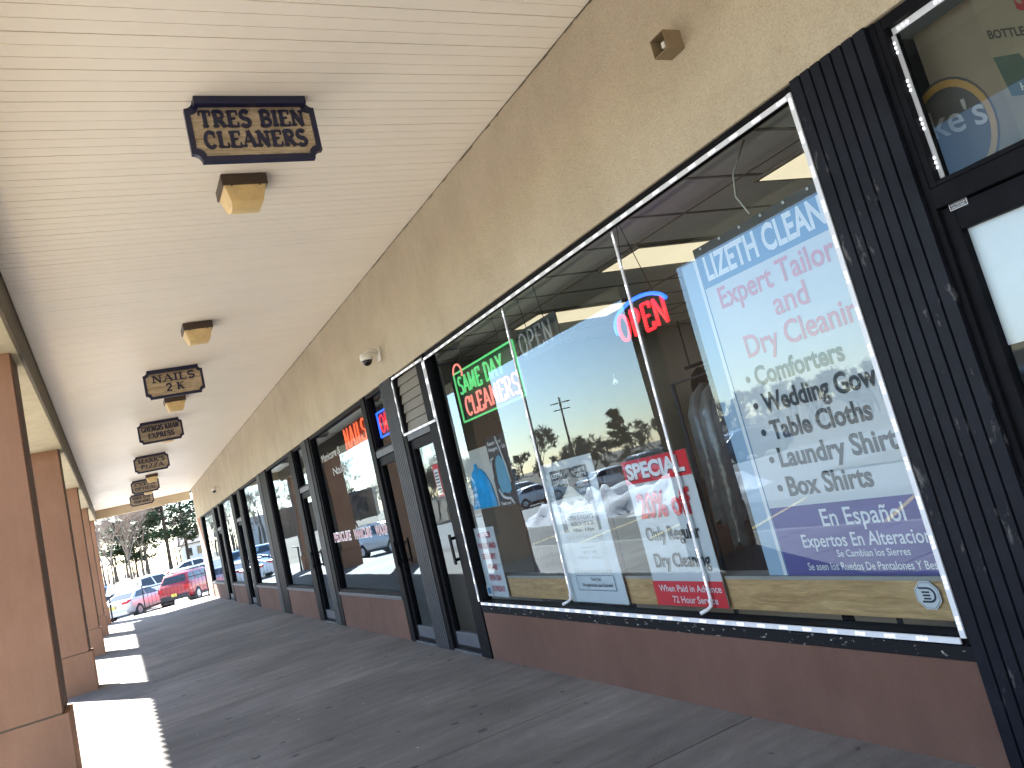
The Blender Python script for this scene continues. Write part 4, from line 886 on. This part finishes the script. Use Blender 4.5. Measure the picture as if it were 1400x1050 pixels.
tb = empty('sewing_table', (4.3, 3.55, 0), 0, 'dim work table with folded cloth behind the banner and offer poster', 'table')
mb = MB(); mb.box(-.5, .5, -.7, .35, .72, .75); mb.build('tabletop', M['curb'], tb)
for sx_, sy_ in ((-.45,-.65),(.45,-.65),(-.45,.3),(.45,.3)):
    mb = MB(); mb.box(sx_-.025, sx_+.025, sy_-.025, sy_+.025, .005, .72); mb.build('leg', M['black'], tb)
cl_cols = [('folded dark blue cloth', (.03,.05,.14)), ('folded dark red cloth', (.20,.03,.035)), ('folded teal cloth', (.02,.16,.17)), ('folded brown cloth', (.09,.06,.04))]
for i, (nm, cc) in enumerate(cl_cols):
    rd = random.Random(i); mb = MB(); n = 10
    x0, y0 = 3.98+.2*(i % 2)*.9, 2.98+.23*i
    for a in range(n+1):
        for b_ in range(n+1):
            e = min(a, n-a, b_, n-b_); zz = .751+(.07+.03*math.sin(a*1.3+i)+.02*math.sin(b_*2+i))*min(1, e/1.5)
            mb.v.append((x0+.32*a/n, y0+.2*b_/n, zz))
    mb.f = [(a*(n+1)+b_, (a+1)*(n+1)+b_, (a+1)*(n+1)+b_+1, a*(n+1)+b_+1) for a in range(n) for b_ in range(n)]; mb.mi = [0]*len(mb.f)
    tag(mb.build('folded_cloth', mat('cloth_%d' % i, cc, .9), smooth=True), nm+' on the work table behind the window', 'cloth')
cv = empty('garment_conveyor', (0, 0, 0), 0, 'long rail of dark hung clothes deep inside the cleaners', 'garment conveyor')
mb = MB(); mb.tube([(6.9, 2.5, 2.42), (6.9, 9.0-.6, 2.42)], .025, 8)
for y in (2.6, 5.4, 8.3): mb.tube([(6.9, y, 2.42), (6.9, y, 3.05)], .012, 6)
mb.build('rail', M['grey_al'], cv)
for i in range(36):
    mb = MB(); garment(mb, 6.9, 2.65+.157*i, .065, 1.15+.25*abs(math.sin(i*2.3)), 2.36, i*5+3); mb.build('garment', M[('garmentdark', 'garmentdark', 'garment', 'garmentdark', 'plastic')[(i*7) % 5]], cv, smooth=True)
# framed pictures on the dim inner wall
fr = 0
for i, (y, z, a_, b_) in enumerate(((4.2, 1.75, .34, .42), (4.75, 1.75, .34, .42), (4.45, 2.3, .5, .34), (5.3, 2.2, .3, .4), (3.6, 2.15, .4, .3), (5.1, 1.55, .28, .3))):
    o = empty('framed_picture', (9.99, y+2.2, z), 0, 'dim framed picture %s on the inner wall of the cleaners' % ('low on the left side', 'low in the middle', 'high and wide', 'high on the far side', 'high near the banner', 'small and lowest')[i], 'picture', 'framed pictures inside the cleaners')
    mb = MB(); mb.box(-.03, 0, -a_*.9, a_*.9, -b_*.9, b_*.9); mb.build('frame', mat('grey_frame', (.10,.09,.08), .6), o, bevel=.005)
    mb = MB(); mb.box(-.033, -.0305, -a_*.75, a_*.75, -b_*.75, b_*.75); mb.build('print', M['intdark'], o)
cn = empty('service_counter', (6.0, 5.4, 0), 0, 'dark service counter at the back of the cleaners', 'counter')
mb = MB(); mb.box(-.3, .3, -2.0, 2.2, .005, 1.02); mb.build('front', M['panel'], cn); mb = MB(); mb.box(-.34, .34, -2.05, 2.25, 1.022, 1.06); mb.build('worktop', M['intdark'], cn, bevel=.006)
# ------------------------------------------------------------------ cars
def paint(name, c, metal=.0, rough=.3):
    return mat('paint_'+name, c, rough, metal, coat=.6, spec=.5)
PT = {'white': paint('white', (.72,.73,.74)), 'silver': paint('silver', (.50,.51,.53), .35), 'red': paint('red', (.33,.012,.022), .1), 'grey': paint('grey', (.16,.17,.18), .35), 'blue': paint('blue', (.03,.07,.17), .2), 'black': paint('black', (.02,.02,.022)), 'paleblue': paint('paleblue', (.30,.38,.46), .2), 'tan': paint('tan', (.36,.33,.27), .3)}
# side profiles: x from rear (0) to front, all metres
KIND = {
 'sedan': dict(L=4.63, w=.90, lower=[(0,.42,.92),(.12,.30,1.02),(.5,.26,1.03),(1.2,.24,.98),(2.4,.24,.95),(3.3,.24,.93),(3.9,.25,.86),(4.4,.28,.74),(4.63,.36,.62)], belt=[(.42,1.0),(1.35,.98),(3.25,.92)], roof=[(1.15,1.36),(1.75,1.42),(2.45,1.41)], cab=(.38, 3.55, 1.25, 2.55), axle=(.98, 3.68), wr=.325, tw=.62),
 'suv': dict(L=4.6, w=.925, lower=[(0,.50,1.02),(.08,.36,1.10),(.5,.32,1.13),(1.2,.30,1.10),(2.4,.30,1.06),(3.3,.30,1.03),(3.9,.31,.97),(4.4,.34,.84),(4.6,.42,.70)], belt=[(.1,1.12),(3.4,1.03)], roof=[(.5,1.66),(1.2,1.71),(2.4,1.68)], cab=(.06, 3.6, .42, 2.6), axle=(.92, 3.60), wr=.36, tw=.66),
 'van': dict(L=5.1, w=.98, lower=[(0,.46,1.05),(.06,.34,1.12),(.5,.30,1.12),(2.0,.28,1.10),(3.4,.28,1.06),(4.2,.29,1.02),(4.8,.33,.86),(5.1,.42,.70)], belt=[(.05,1.12),(4.2,1.04)], roof=[(.15,1.72),(1.2,1.78),(3.2,1.72)], cab=(.02, 4.45, .14, 3.25), axle=(1.0, 4.05), wr=.345, tw=.74),
 'pickup': dict(L=5.7, w=.99, lower=[(0,.60,1.12),(.05,.50,1.15),(.6,.42,1.15),(2.0,.40,1.15),(3.2,.40,1.15),(4.3,.40,1.14),(5.2,.42,1.08),(5.6,.48,.95),(5.7,.55,.85)], belt=[(2.0,1.16),(4.3,1.14)], roof=[(2.1,1.86),(2.9,1.90),(3.5,1.87)], cab=(1.95, 4.35, 2.05, 3.6), axle=(1.25, 4.75), wr=.40, tw=.72, cap=True),
}
def make_car(kind, color, name, label, cat):
    K = KIND[kind]; L, w_ = K['L'], K['w']
    root = empty(name, (0, 0, 0), 0, label, cat)
    # body loft (x forward from rear axle), ring of points across
    ax = K['axle'][0]; mb = MB(); rings = []
    for (x, zb, zt) in K['lower']:
        e = 1-.12*max(0, 1-x/.35)**2-.16*max(0, 1-(L-x)/.8)**2
        hw = w_*e; zm = zb+(zt-zb)*.62
        half = [(hw*.80, zb), (hw*.96, zb+.05), (hw, zb+(zt-zb)*.35), (hw*.995, zm), (hw*.955, zt-.03), (hw*.90, zt), (hw*.45, zt+.028)]
        rings.append([(x-ax, y, z) for y, z in half]+[(x-ax, 0, zt+.035)]+[(x-ax, -y, z) for y, z in half[::-1]])
    n = len(rings[0]); vs = [p for r in rings for p in r]; fs = []
    for i in range(len(rings)-1):
        for j in range(n): fs.append((i*n+j, i*n+(j+1) % n, (i+1)*n+(j+1) % n, (i+1)*n+j))
    fs += [tuple(range(n)), tuple(range((len(rings)-1)*n, len(rings)*n))[::-1]]
    mb.add(vs, fs); body = mb.build('body', PT[color], root, smooth=True, bevel=.03)
    # greenhouse
    r0, f0, r1, f1 = K['cab']; (bx0, bz0), (bx1, bz1) = K['belt'][0], K['belt'][-1]
    zr = [z for _, z in K['roof']]; tw = K['tw']; bw = w_*.93
    def P(t, s, up):   # t along 0 rear..1 front, s side, up 0 belt..1 roof
        xb = r0+(f0-r0)*t; xt = r1+(f1-r1)*t; zb = bz0+(bz1-bz0)*t-.02
        zt = zr[0]+(zr[1]-zr[0])*sm(0, .5, t) if t < .5 else zr[1]+(zr[2]-zr[1])*sm(.5, 1, t)
        u = up; xx = xb+(xt-xb)*u; hw = bw+(tw-bw)*u; zz = zb+(zt-zb)*u
        return (xx-ax, s*hw, zz)
    mb = MB(); T = [0, .12, .3, .5, .7, .88, 1]; rows = []
    for t in T:
        zc = .05
        top = P(t, 1, 1)
        rows.append([P(t, 1, 0), P(t, 1, .5), P(t, 1, .93), (top[0], top[1]*.93, top[2]+.012), (top[0], 0, top[2]+zc), (top[0], -top[1]*.93, top[2]+.012), P(t, -1, .93), P(t, -1, .5), P(t, -1, 0)])
    m_ = 9; vs = [p for r in rows for p in r]
    fs = [(i*m_+j, i*m_+j+1, (i+1)*m_+j+1, (i+1)*m_+j) for i in range(len(T)-1) for j in range(m_-1)]+[tuple(range(m_))[::-1], tuple(range((len(T)-1)*m_, len(T)*m_))]
    mb.add(vs, fs); cab = mb.build('roof', PT[color], body, smooth=True, bevel=.03)
    def win(name, q, off):
        mb = MB(); q = [Vector(p) for p in q]; nn = (q[1]-q[0]).cross(q[3]-q[0]).normalized()*off
        if (nn.y*q[0].y < 0 and abs(nn.y) > .5): nn = -nn
        mb.add([p+nn for p in q]+[p-nn for p in q], [(0,1,2,3), (7,6,5,4), (0,4,5,1), (1,5,6,2), (2,6,7,3), (3,7,4,0)]); mb.build(name, M['carglass'], root)
    sp = [(.10, .46), (.50, .90)] if kind not in ('suv', 'van') else [(.03, .26), (.29, .58), (.61, .93)]
    for s in (1, -1):
        for a, b in sp:
            lo = .16; q = [P(a, s, lo), P(b, s, lo), P(min(b, .93), s, .86), P(max(a, .06), s, .86)]
            win('side_window', q, .014)
    A = P(0, .86, .2); Bq = P(0, -.86, .2); C = P(0, -.86, .88); D = P(0, .86, .88); win('rear_window', [A, Bq, C, D], .014)
    A = P(1, .9, .12); Bq = P(1, -.9, .12); C = P(1, -.9, .9); D = P(1, .9, .9); win('windscreen', [A, Bq, C, D], .014)
    # wheels
    wr = K['wr']
    for x in (0, K['axle'][1]-ax):
        for s in (1, -1):
            R_ = Matrix.Translation((x, s*(w_-.10), wr)) @ Matrix.Rotation(-s*math.pi/2, 4, 'X')
            mb = MB(); mb.lathe([(wr*1.13, -.13), (wr*1.13, .095), (wr*.9, .107), (wr*.6, .10)], 22, R_ @ Matrix.Translation((0, 0, .0))); mb.build('wheel_arch', M['carblack'], root)
            mb = MB(); mb.lathe([(wr*.62, -.1), (wr*.95, -.1), (wr, -.06), (wr, .09), (wr*.94, .125), (wr*.66, .13), (wr*.62, .115)], 26, R_); wh = mb.build('wheel', M['tyre'], root, smooth=True)
            mb = MB(); mb.lathe([(wr*.64, .118), (wr*.60, .128), (wr*.55, .10), (wr*.2, .10), (wr*.14, .125), (.001, .128)], 22, R_)
            for k in range(5):
                q = R_ @ Matrix.Rotation(2*math.pi*k/5, 4, 'Z'); n0 = len(mb.v)
                mb.add([q @ Vector(v) for v in ((wr*.1, -.03, .127), (wr*.6, -.045, .124), (wr*.6, .045, .124), (wr*.1, .03, .127), (wr*.1, -.03, .1), (wr*.6, -.045, .1), (wr*.6, .045, .1), (wr*.1, .03, .1))], [(0,1,2,3), (0,4,5,1), (2,6,7,3), (1,5,6,2), (3,7,4,0)])
            mb.build('rim', M['rim'], wh)
    zb0, zt0 = K['lower'][0][1], K['lower'][0][2]
    mb = MB(); mb.box(-ax-.05, -ax+.22, -w_*.86, w_*.86, zb0-.16, zb0+.10); mb.build('rear_bumper', M['carblack'] if kind in ('suv',) else PT[color], root, bevel=.04)
    mb = MB(); mb.box(L-ax-.25, L-ax+.02, -w_*.80, w_*.80, K['lower'][-1][1]-.14, K['lower'][-1][1]+.10); mb.build('front_bumper', M['carblack'] if kind in ('suv',) else PT[color], root, bevel=.04)
    for s in (1, -1):
        mb = MB()
        if kind == 'sedan': mb.prism([(-ax-.015, zt0-.10), (-ax+.36, zt0+.0), (-ax+.40, zt0+.08), (-ax+.05, zt0+.06), (-ax-.02, zt0+.02)], lambda u, v, t: (u, t, v), s*w_*.60, s*w_*.955)
        else: mb.box(-ax-.02, -ax+.26, min(s*w_*.66, s*w_*.955), max(s*w_*.66, s*w_*.955), zt0-.22, zt0+.02)
        mb.build('tail_light', M['tail'], root, bevel=.015)
        mb = MB(); xf = L-ax; zf = K['lower'][-2][2]-.06; mb.box(xf-.34, xf-.10, min(s*w_*.5, s*w_*.86), max(s*w_*.5, s*w_*.86), zf-.10, zf+.04); mb.build('headlight', M['headl'], root, bevel=.03)
        mb = MB(); mx = f0-.55-ax; mb.box(mx-.07, mx+.07, min(s*w_*.98, s*(w_+.17)), max(s*w_*.98, s*(w_+.17)), bz1+.0, bz1+.15); mb.build('mirror', PT[color], root, bevel=.03)
        mb = MB()
        for dx in (r0+(f0-r0)*.30, r0+(f0-r0)*.60): mb.box(dx-ax-.1, dx-ax+.08, s*w_*.985-.012, s*w_*.985+.018, bz1-.14, bz1-.11)
        mb.build('door_handle', PT[color], root)
        mb = MB(); mb.box(.42, K['axle'][1]-ax-.45, s*w_*.97-.03, s*w_*.97+.03, K['lower'][3][1]-.02, K['lower'][3][1]+.10); mb.build('sill', M['carblack'], root)
    mb = MB(); mb.box(-ax-.062, -ax-.045, -.16, .16, zb0+.02 if kind == 'suv' else zt0-.26, zb0+.18 if kind == 'suv' else zt0-.10); pl = mb.build('number_plate', M['plate'], root)
    if kind == 'pickup':
        mb = MB(); q = [(.05, 1.17), (1.9, 1.17), (1.88, 1.86), (.22, 1.82)]
        mb.prism(q, lambda u, v, t: (u-ax, t, v), -w_*.9, w_*.9); mb.build('bed_cap', PT[color], body, bevel=.06)
    if kind == 'suv':
        for s in (1, -1):
            mb = MB(); mb.tube([(.6-ax, s*tw*.88, 1.70), (.7-ax, s*tw*.88, 1.75), (2.3-ax, s*tw*.88, 1.735), (2.4-ax, s*tw*.88, 1.69)], .02, 6); mb.build('roof_rail', M['carblack'], root)
    return root
def put(o, x, y, heading, dz=0, label=None, group=None):
    """x, y = rear axle centre; heading in degrees clockwise from straight away along the walk"""
    o.location = (x, y, lotz(x, y)+dz); o.rotation_euler = (0, 0, math.radians(90-heading))
    if label: o['label'] = label
    if group: o['group'] = group
    return o
GR = 'cars parked in the lot beyond the walk'
sil = make_car('sedan', 'silver', 'parked_car', 'silver sedan parked tail first at the end of the covered walk', 'car')
h_ = math.radians(32)
def by_rr(o, xw, yw, hd, hw, **k):   # place by the rear right wheel
    a = math.radians(hd); return put(o, xw-math.cos(a)*hw, yw+math.sin(a)*hw, hd, **k)
by_rr(sil, .62, 50.5, 33, .85, group=GR)
red = by_rr(make_car('suv', 'red', 'parked_car', 'red sport utility car with a yellow plate, beyond the end of the walk', 'car'), 3.62, 50.3, 30, .86, group=GR)
pk = put(make_car('pickup', 'white', 'parked_pickup', 'white pickup truck with a bed cap, behind the silver sedan', 'pickup truck'), .15, 61.5, 88, group=GR)
ws = put(make_car('sedan', 'white', 'parked_car', 'white sedan half hidden behind the silver sedan', 'car'), -1.9, 54.8, 62, group=GR)
wsuv = put(make_car('suv', 'white', 'parked_car', 'white sport utility car just behind the red one', 'car'), 3.6, 60.2, 66, .1, group=GR)
van = put(make_car('van', 'silver', 'parked_van', 'silver minivan beyond the white sport utility car', 'van'), 6.6, 65.5, 70, .15, group=GR)
bv = put(make_car('van', 'paleblue', 'parked_van', 'pale blue van at the far left of the lot, beside the last column', 'van'), -3.5, 66.0, 80, .1, group=GR)
bc = put(make_car('sedan', 'blue', 'parked_car', 'dark blue car below the pale blue van', 'car'), -3.2, 61.0, 80, group=GR)
c = put(copy_tree(ws), 4.0, 69.5, 85, .2, 'white sedan in the far row under the pine trees', GR)
for x, y, hd, src, lab in ((7.6, 72.5, 80, wsuv, 'white sport utility car in the far row below the white house'),): put(copy_tree(src), x, y, hd, .05, lab, GR)
c = put(copy_tree(van), 9.2, 58.0, 60, 0, 'silver minivan close to the end pier of the shops', GR)
gs = put(make_car('suv', 'silver', 'parked_car', 'silver sport utility car mirrored in the second shop window', 'car'), -6.6, 45.2, 200, group='cars mirrored in the shop windows')
G2 = 'cars mirrored in the shop windows'
for i, (src, x, y, hd, lab) in enumerate(((wsuv, 9.0, 49.5, 33, 'white sport utility car mirrored in the third shop window'), (sil, 12.2, 50.5, 33, None), (red, 15.5, 49, 33, None),
    (ws, -19.5, 42.0, 265, 'white sedan mirrored at the right of the flyer'), (gs, -20.0, 37.5, 268, 'silver sport utility car mirrored beside the offer poster'), (ws, -19.4, 52.5, 272, 'white sedan mirrored beside the charcoal hanger poster'),
    (van, -20.2, 57.0, 268, 'silver minivan mirrored low in the big window'), (bc, -19.6, 30.0, 270, 'dark blue car mirrored behind the offer poster'), (bc, -7.6, 9.2, 180, 'dark blue sedan mirrored across the middle of the banner'))):
    if x > 10: continue
    put(copy_tree(src), x, y, hd, .0, lab, G2)
# ------------------------------------------------------------------ railing at the end of the walk
rl = empty('picket_railing', (0, 0, 0), 0, 'black iron picket railing at the end of the walk', 'railing')
mb = MB(); mb.box(.6, .64, 34.42, 34.46, 0, 1.05); mb.box(2.84, 2.88, 34.42, 34.46, 0, 1.05); mb.build('post', M['iron'], rl)
mb = MB(); mb.box(.64, 2.84, 34.425, 34.455, .90, .93); mb.box(.64, 2.84, 34.425, 34.455, .12, .145); mb.build('rail', M['iron'], rl)
mb = MB()
for k in range(1, 17): mb.box(.64+.13*k-.006, .64+.13*k+.006, 34.434, 34.446, .145, .90)
mb.build('pickets', M['iron'], rl)
mb = MB(); mb.tube([(-.5, 34.9, 0), (-.5, 34.9, .96)], .03, 8); mb.tube([(-.5, 34.9, .94), (-.42, 34.9, .985), (-.3, 34.9, 1.0)], .02, 8)
tag(mb.build('bollard_post', M['iron']), 'single black post beside the last column', 'post')
# ------------------------------------------------------------------ trees
def branch_tree(seed, H=9.0, depth=5, spread=.55, rmin=.009, first=.27):
    rd = random.Random(seed); tr = MB(); cr = MB()
    def grow(p, d, l, r, lev):
        q = p+d*l; mid = p+d*l*.5+Vector((rd.uniform(-1,1), rd.uniform(-1,1), rd.uniform(-.3,.3)))*l*.06
        (tr if lev < 1 else cr).tube([p, mid, q], max(r, rmin), 5 if lev < 2 else 3, max(r*.62, rmin*.7), cap=False)
        if lev >= depth: return
        n = 2+(rd.random() < .7)+(lev >= 3)
        for k in range(n):
            a = rd.uniform(0, 6.28); s = spread*rd.uniform(.6, 1.35)
            u = d.orthogonal().normalized(); v = d.cross(u)
            nd = (d+(u*math.cos(a)+v*math.sin(a))*s+Vector((0,0,.12))).normalized()
            t = rd.uniform(.55, 1) if k else 1
            grow(p+d*l*t, nd, l*rd.uniform(.55, .85), r*.56*rd.uniform(.75, 1.1), lev+1)
    grow(Vector((0,0,-.3)), Vector((rd.uniform(-.05,.05), rd.uniform(-.05,.05), 1)).normalized(), H*first, H*.0105, 0)
    return tr, cr
protos = []
for s in range(4):
    tr, cr = branch_tree(11+s*5, 9+s*.7, 6 if s % 2 else 6, (.5, .62, .45, .56)[s])
    o = empty('bare_tree', (0, 0, -50)); tr.build('trunk', M['bark'], o); cr.build('crown', M['twig'], o); protos.append(o)
for s in range(3):
    tr, cr = branch_tree(71+s*5, 6.5+s*.8, 6, (.55, .65, .5)[s], .015, (.10, .2, .14)[s])
    o = empty('bare_tree', (0, 0, -50)); tr.build('trunk', M['bark'], o); cr.build('crown', M['thicket'], o); protos.append(o)
rd = random.Random(5); used = [False]*7
def plant(x, y, sc, k, label, grp):
    o = protos[k]
    if used[k]: o = copy_tree(o)
    used[k] = True
    o.location = (x, y, lotz(x, y)-.05); o.rotation_euler.z = rd.uniform(0, 6.28); o.scale = (sc, sc, sc*rd.uniform(.9, 1.1)); tag(o, label, 'tree', grp)
GT = 'bare trees beyond the parking lot'
far_lab = 'leafless tree in the pale grey wood seen past the end of the walk'
for i in range(36):
    y = rd.uniform(80, 150); fx_ = rd.uniform(-.075, .03)
    plant(fx_*y+rd.uniform(-1, 1), y, rd.uniform(.85, 1.2), i % 4, far_lab, GT)
for i in range(4):
    y = rd.uniform(80, 120); plant(rd.uniform(.04, .22)*y, y, rd.uniform(.8, 1.1), i % 4, far_lab, GT)
GM = 'bare trees mirrored in the shop windows'
for i in range(190):
    a = rd.uniform(.25, 1.6) if i % 3 else rd.uniform(.45, .95); r = rd.uniform(68, 125)
    y = r*math.cos(math.atan(a)); x = 6.04-a*y
    plant(x, y, rd.uniform(.8, 1.45)*(.55+.45*r/100), 4+i % 3, 'leafless tree of the treeline mirrored in the shop windows', GM)
for i in range(14):
    plant(rd.uniform(-27, -5), rd.uniform(84, 112), rd.uniform(.75, 1.0), i % 4, 'leafless tree mirrored behind the tan building in the second shop window', GM)
def pine(seed, H, label, x, y):
    rd = random.Random(seed); o = empty('pine_tree', (x, y, lotz(x, y)-.1), 0, label, 'pine tree', 'pine trees past the end of the walk')
    mb = MB(); mb.tube([(0,0,0), (.05, .02, H*.5), (0, 0, H)], H*.0105, 8, .03); 
    tuft = MB(); lv = 0
    z = H*.16
    while z < H*.97:
        t = (z-H*.16)/(H*.81); R = H*.24*(1-t)**.7*rd.uniform(.7, 1.15)+.4
        for k in range(rd.randint(3, 5)):
            if rd.random() < .18: continue
            a = rd.uniform(0, 6.28); rr = R*rd.uniform(.55, 1.1); tip = Vector((math.cos(a)*rr, math.sin(a)*rr, z+rr*rd.uniform(-.05, .22)))
            b0 = Vector((0, 0, z)); mid = (b0+tip)/2+Vector((0, 0, -.06*rr)); mb.tube([b0, mid, tip], .045, 4, .012)
            n = int(26+rr*26)
            for q in range(n):
                s = rd.uniform(.25, 1.05); c = b0+(tip-b0)*s+Vector((rd.gauss(0,.22), rd.gauss(0,.22), rd.gauss(.06,.13)))*(.5+.22*rr)
                sz = rd.uniform(.18, .38); ax = Vector((rd.gauss(math.cos(a),.5), rd.gauss(math.sin(a),.5), rd.gauss(.2,.35))).normalized(); si = ax.cross(Vector((rd.gauss(0,.4), rd.gauss(0,.4), 1))).normalized()
                tuft.add([c-si*sz*.22, c+ax*sz*.5-si*sz*.4, c+ax*sz*1.25, c+ax*sz*.5+si*sz*.4, c+si*sz*.22], [(0,1,2,3,4)])
        z += H*.028*rd.uniform(.7, 1.4)
    mb.build('trunk', M['pbark'], o); tuft.build('crown', M['needle'], o)
pine(3, 20, 'tallest dark pine tree past the end of the walk', 4.6, 92)
pine(8, 17, 'pine tree at the right, nearest the end pier of the shops', 6.7, 97)
pine(21, 12, 'smaller loose pine tree left of the tallest one', 1.6, 99)
pine(5, 6.2, 'dark evergreen mirrored above the offer poster', -58, 96)
# house beyond the lot
hs = empty('white_house', (15.5, 150, lotz(9, 150)), -.12, 'white house with a row of dark windows behind the pine trees', 'house')
mb = MB(); mb.box(-6, 6, -3.5, 3.5, -.5, 3.0); mb.build('wall', M['housewhite'], hs)
mb = MB(); mb.prism([(-4.0, 2.95), (0, 5.2), (4.0, 2.95), (4.0, 2.8), (-4.0, 2.8)], lambda u, v, t: (t, u, v), -6.4, 6.4); mb.build('roof', M['houseroof'], hs)
for k in range(6):
    mb = MB(); mb.box(-5.2+1.75*k, -4.2+1.75*k, -3.56, -3.49, .9, 2.2); f = mb.build('window', M['carglass'], hs)
    mb = MB(); x = -5.2+1.75*k; mb.box(x-.08, x+1.08, -3.59, -3.565, 2.2, 2.3); mb.box(x-.08, x+1.08, -3.59, -3.565, .8, .9); mb.box(x-.08, x, -3.59, -3.565, .9, 2.2); mb.box(x+1, x+1.08, -3.59, -3.565, .9, 2.2); mb.build('frame', M['housewhite'], f)
th = empty('tan_building', (-19, 118, lotz(-13, 118)), .2, 'low tan building with a pale bay mirrored in the second shop window', 'building')
mb = MB(); mb.box(-9, 5, -4, 4, -.5, 3.6); mb.build('wall', M['tanbrick'], th)
mb = MB(); mb.box(-9.3, 5.3, -4.3, 4.3, 3.6, 4.0); mb.build('roof', M['houseroof'], th)
mb = MB(); mb.box(5.01, 10, -3.5, 4, -.5, 3.9); mb.build('bay', M['housewhite'], th)
for k in range(3):
    mb = MB(); mb.box(-7.5+4*k, -5.5+4*k, -4.06, -3.98, .9, 2.4); mb.build('window', M['carglass'], th)
up_ = empty('utility_pole', (-49, 94, lotz(-49, 94)), .5, 'wooden utility pole with crossarms mirrored above the flyer', 'utility pole')
mb = MB(); mb.tube([(0,0,0), (0,0,9)], .17, 8, .11); mb.build('pole', M['bark'], up_)
mb = MB(); mb.box(-1.3, 1.3, -.06, .06, 8.2, 8.33); mb.box(-1.1, 1.1, -.06, .06, 7.3, 7.42); mb.build('crossarm', M['bark'], up_)
p2 = copy_tree(up_); p2.location = (-14.5, 60, lotz(-14, 60)); p2['label'] = 'wooden utility pole mirrored in the second shop window'; p2.scale = (.8,.8,.75)
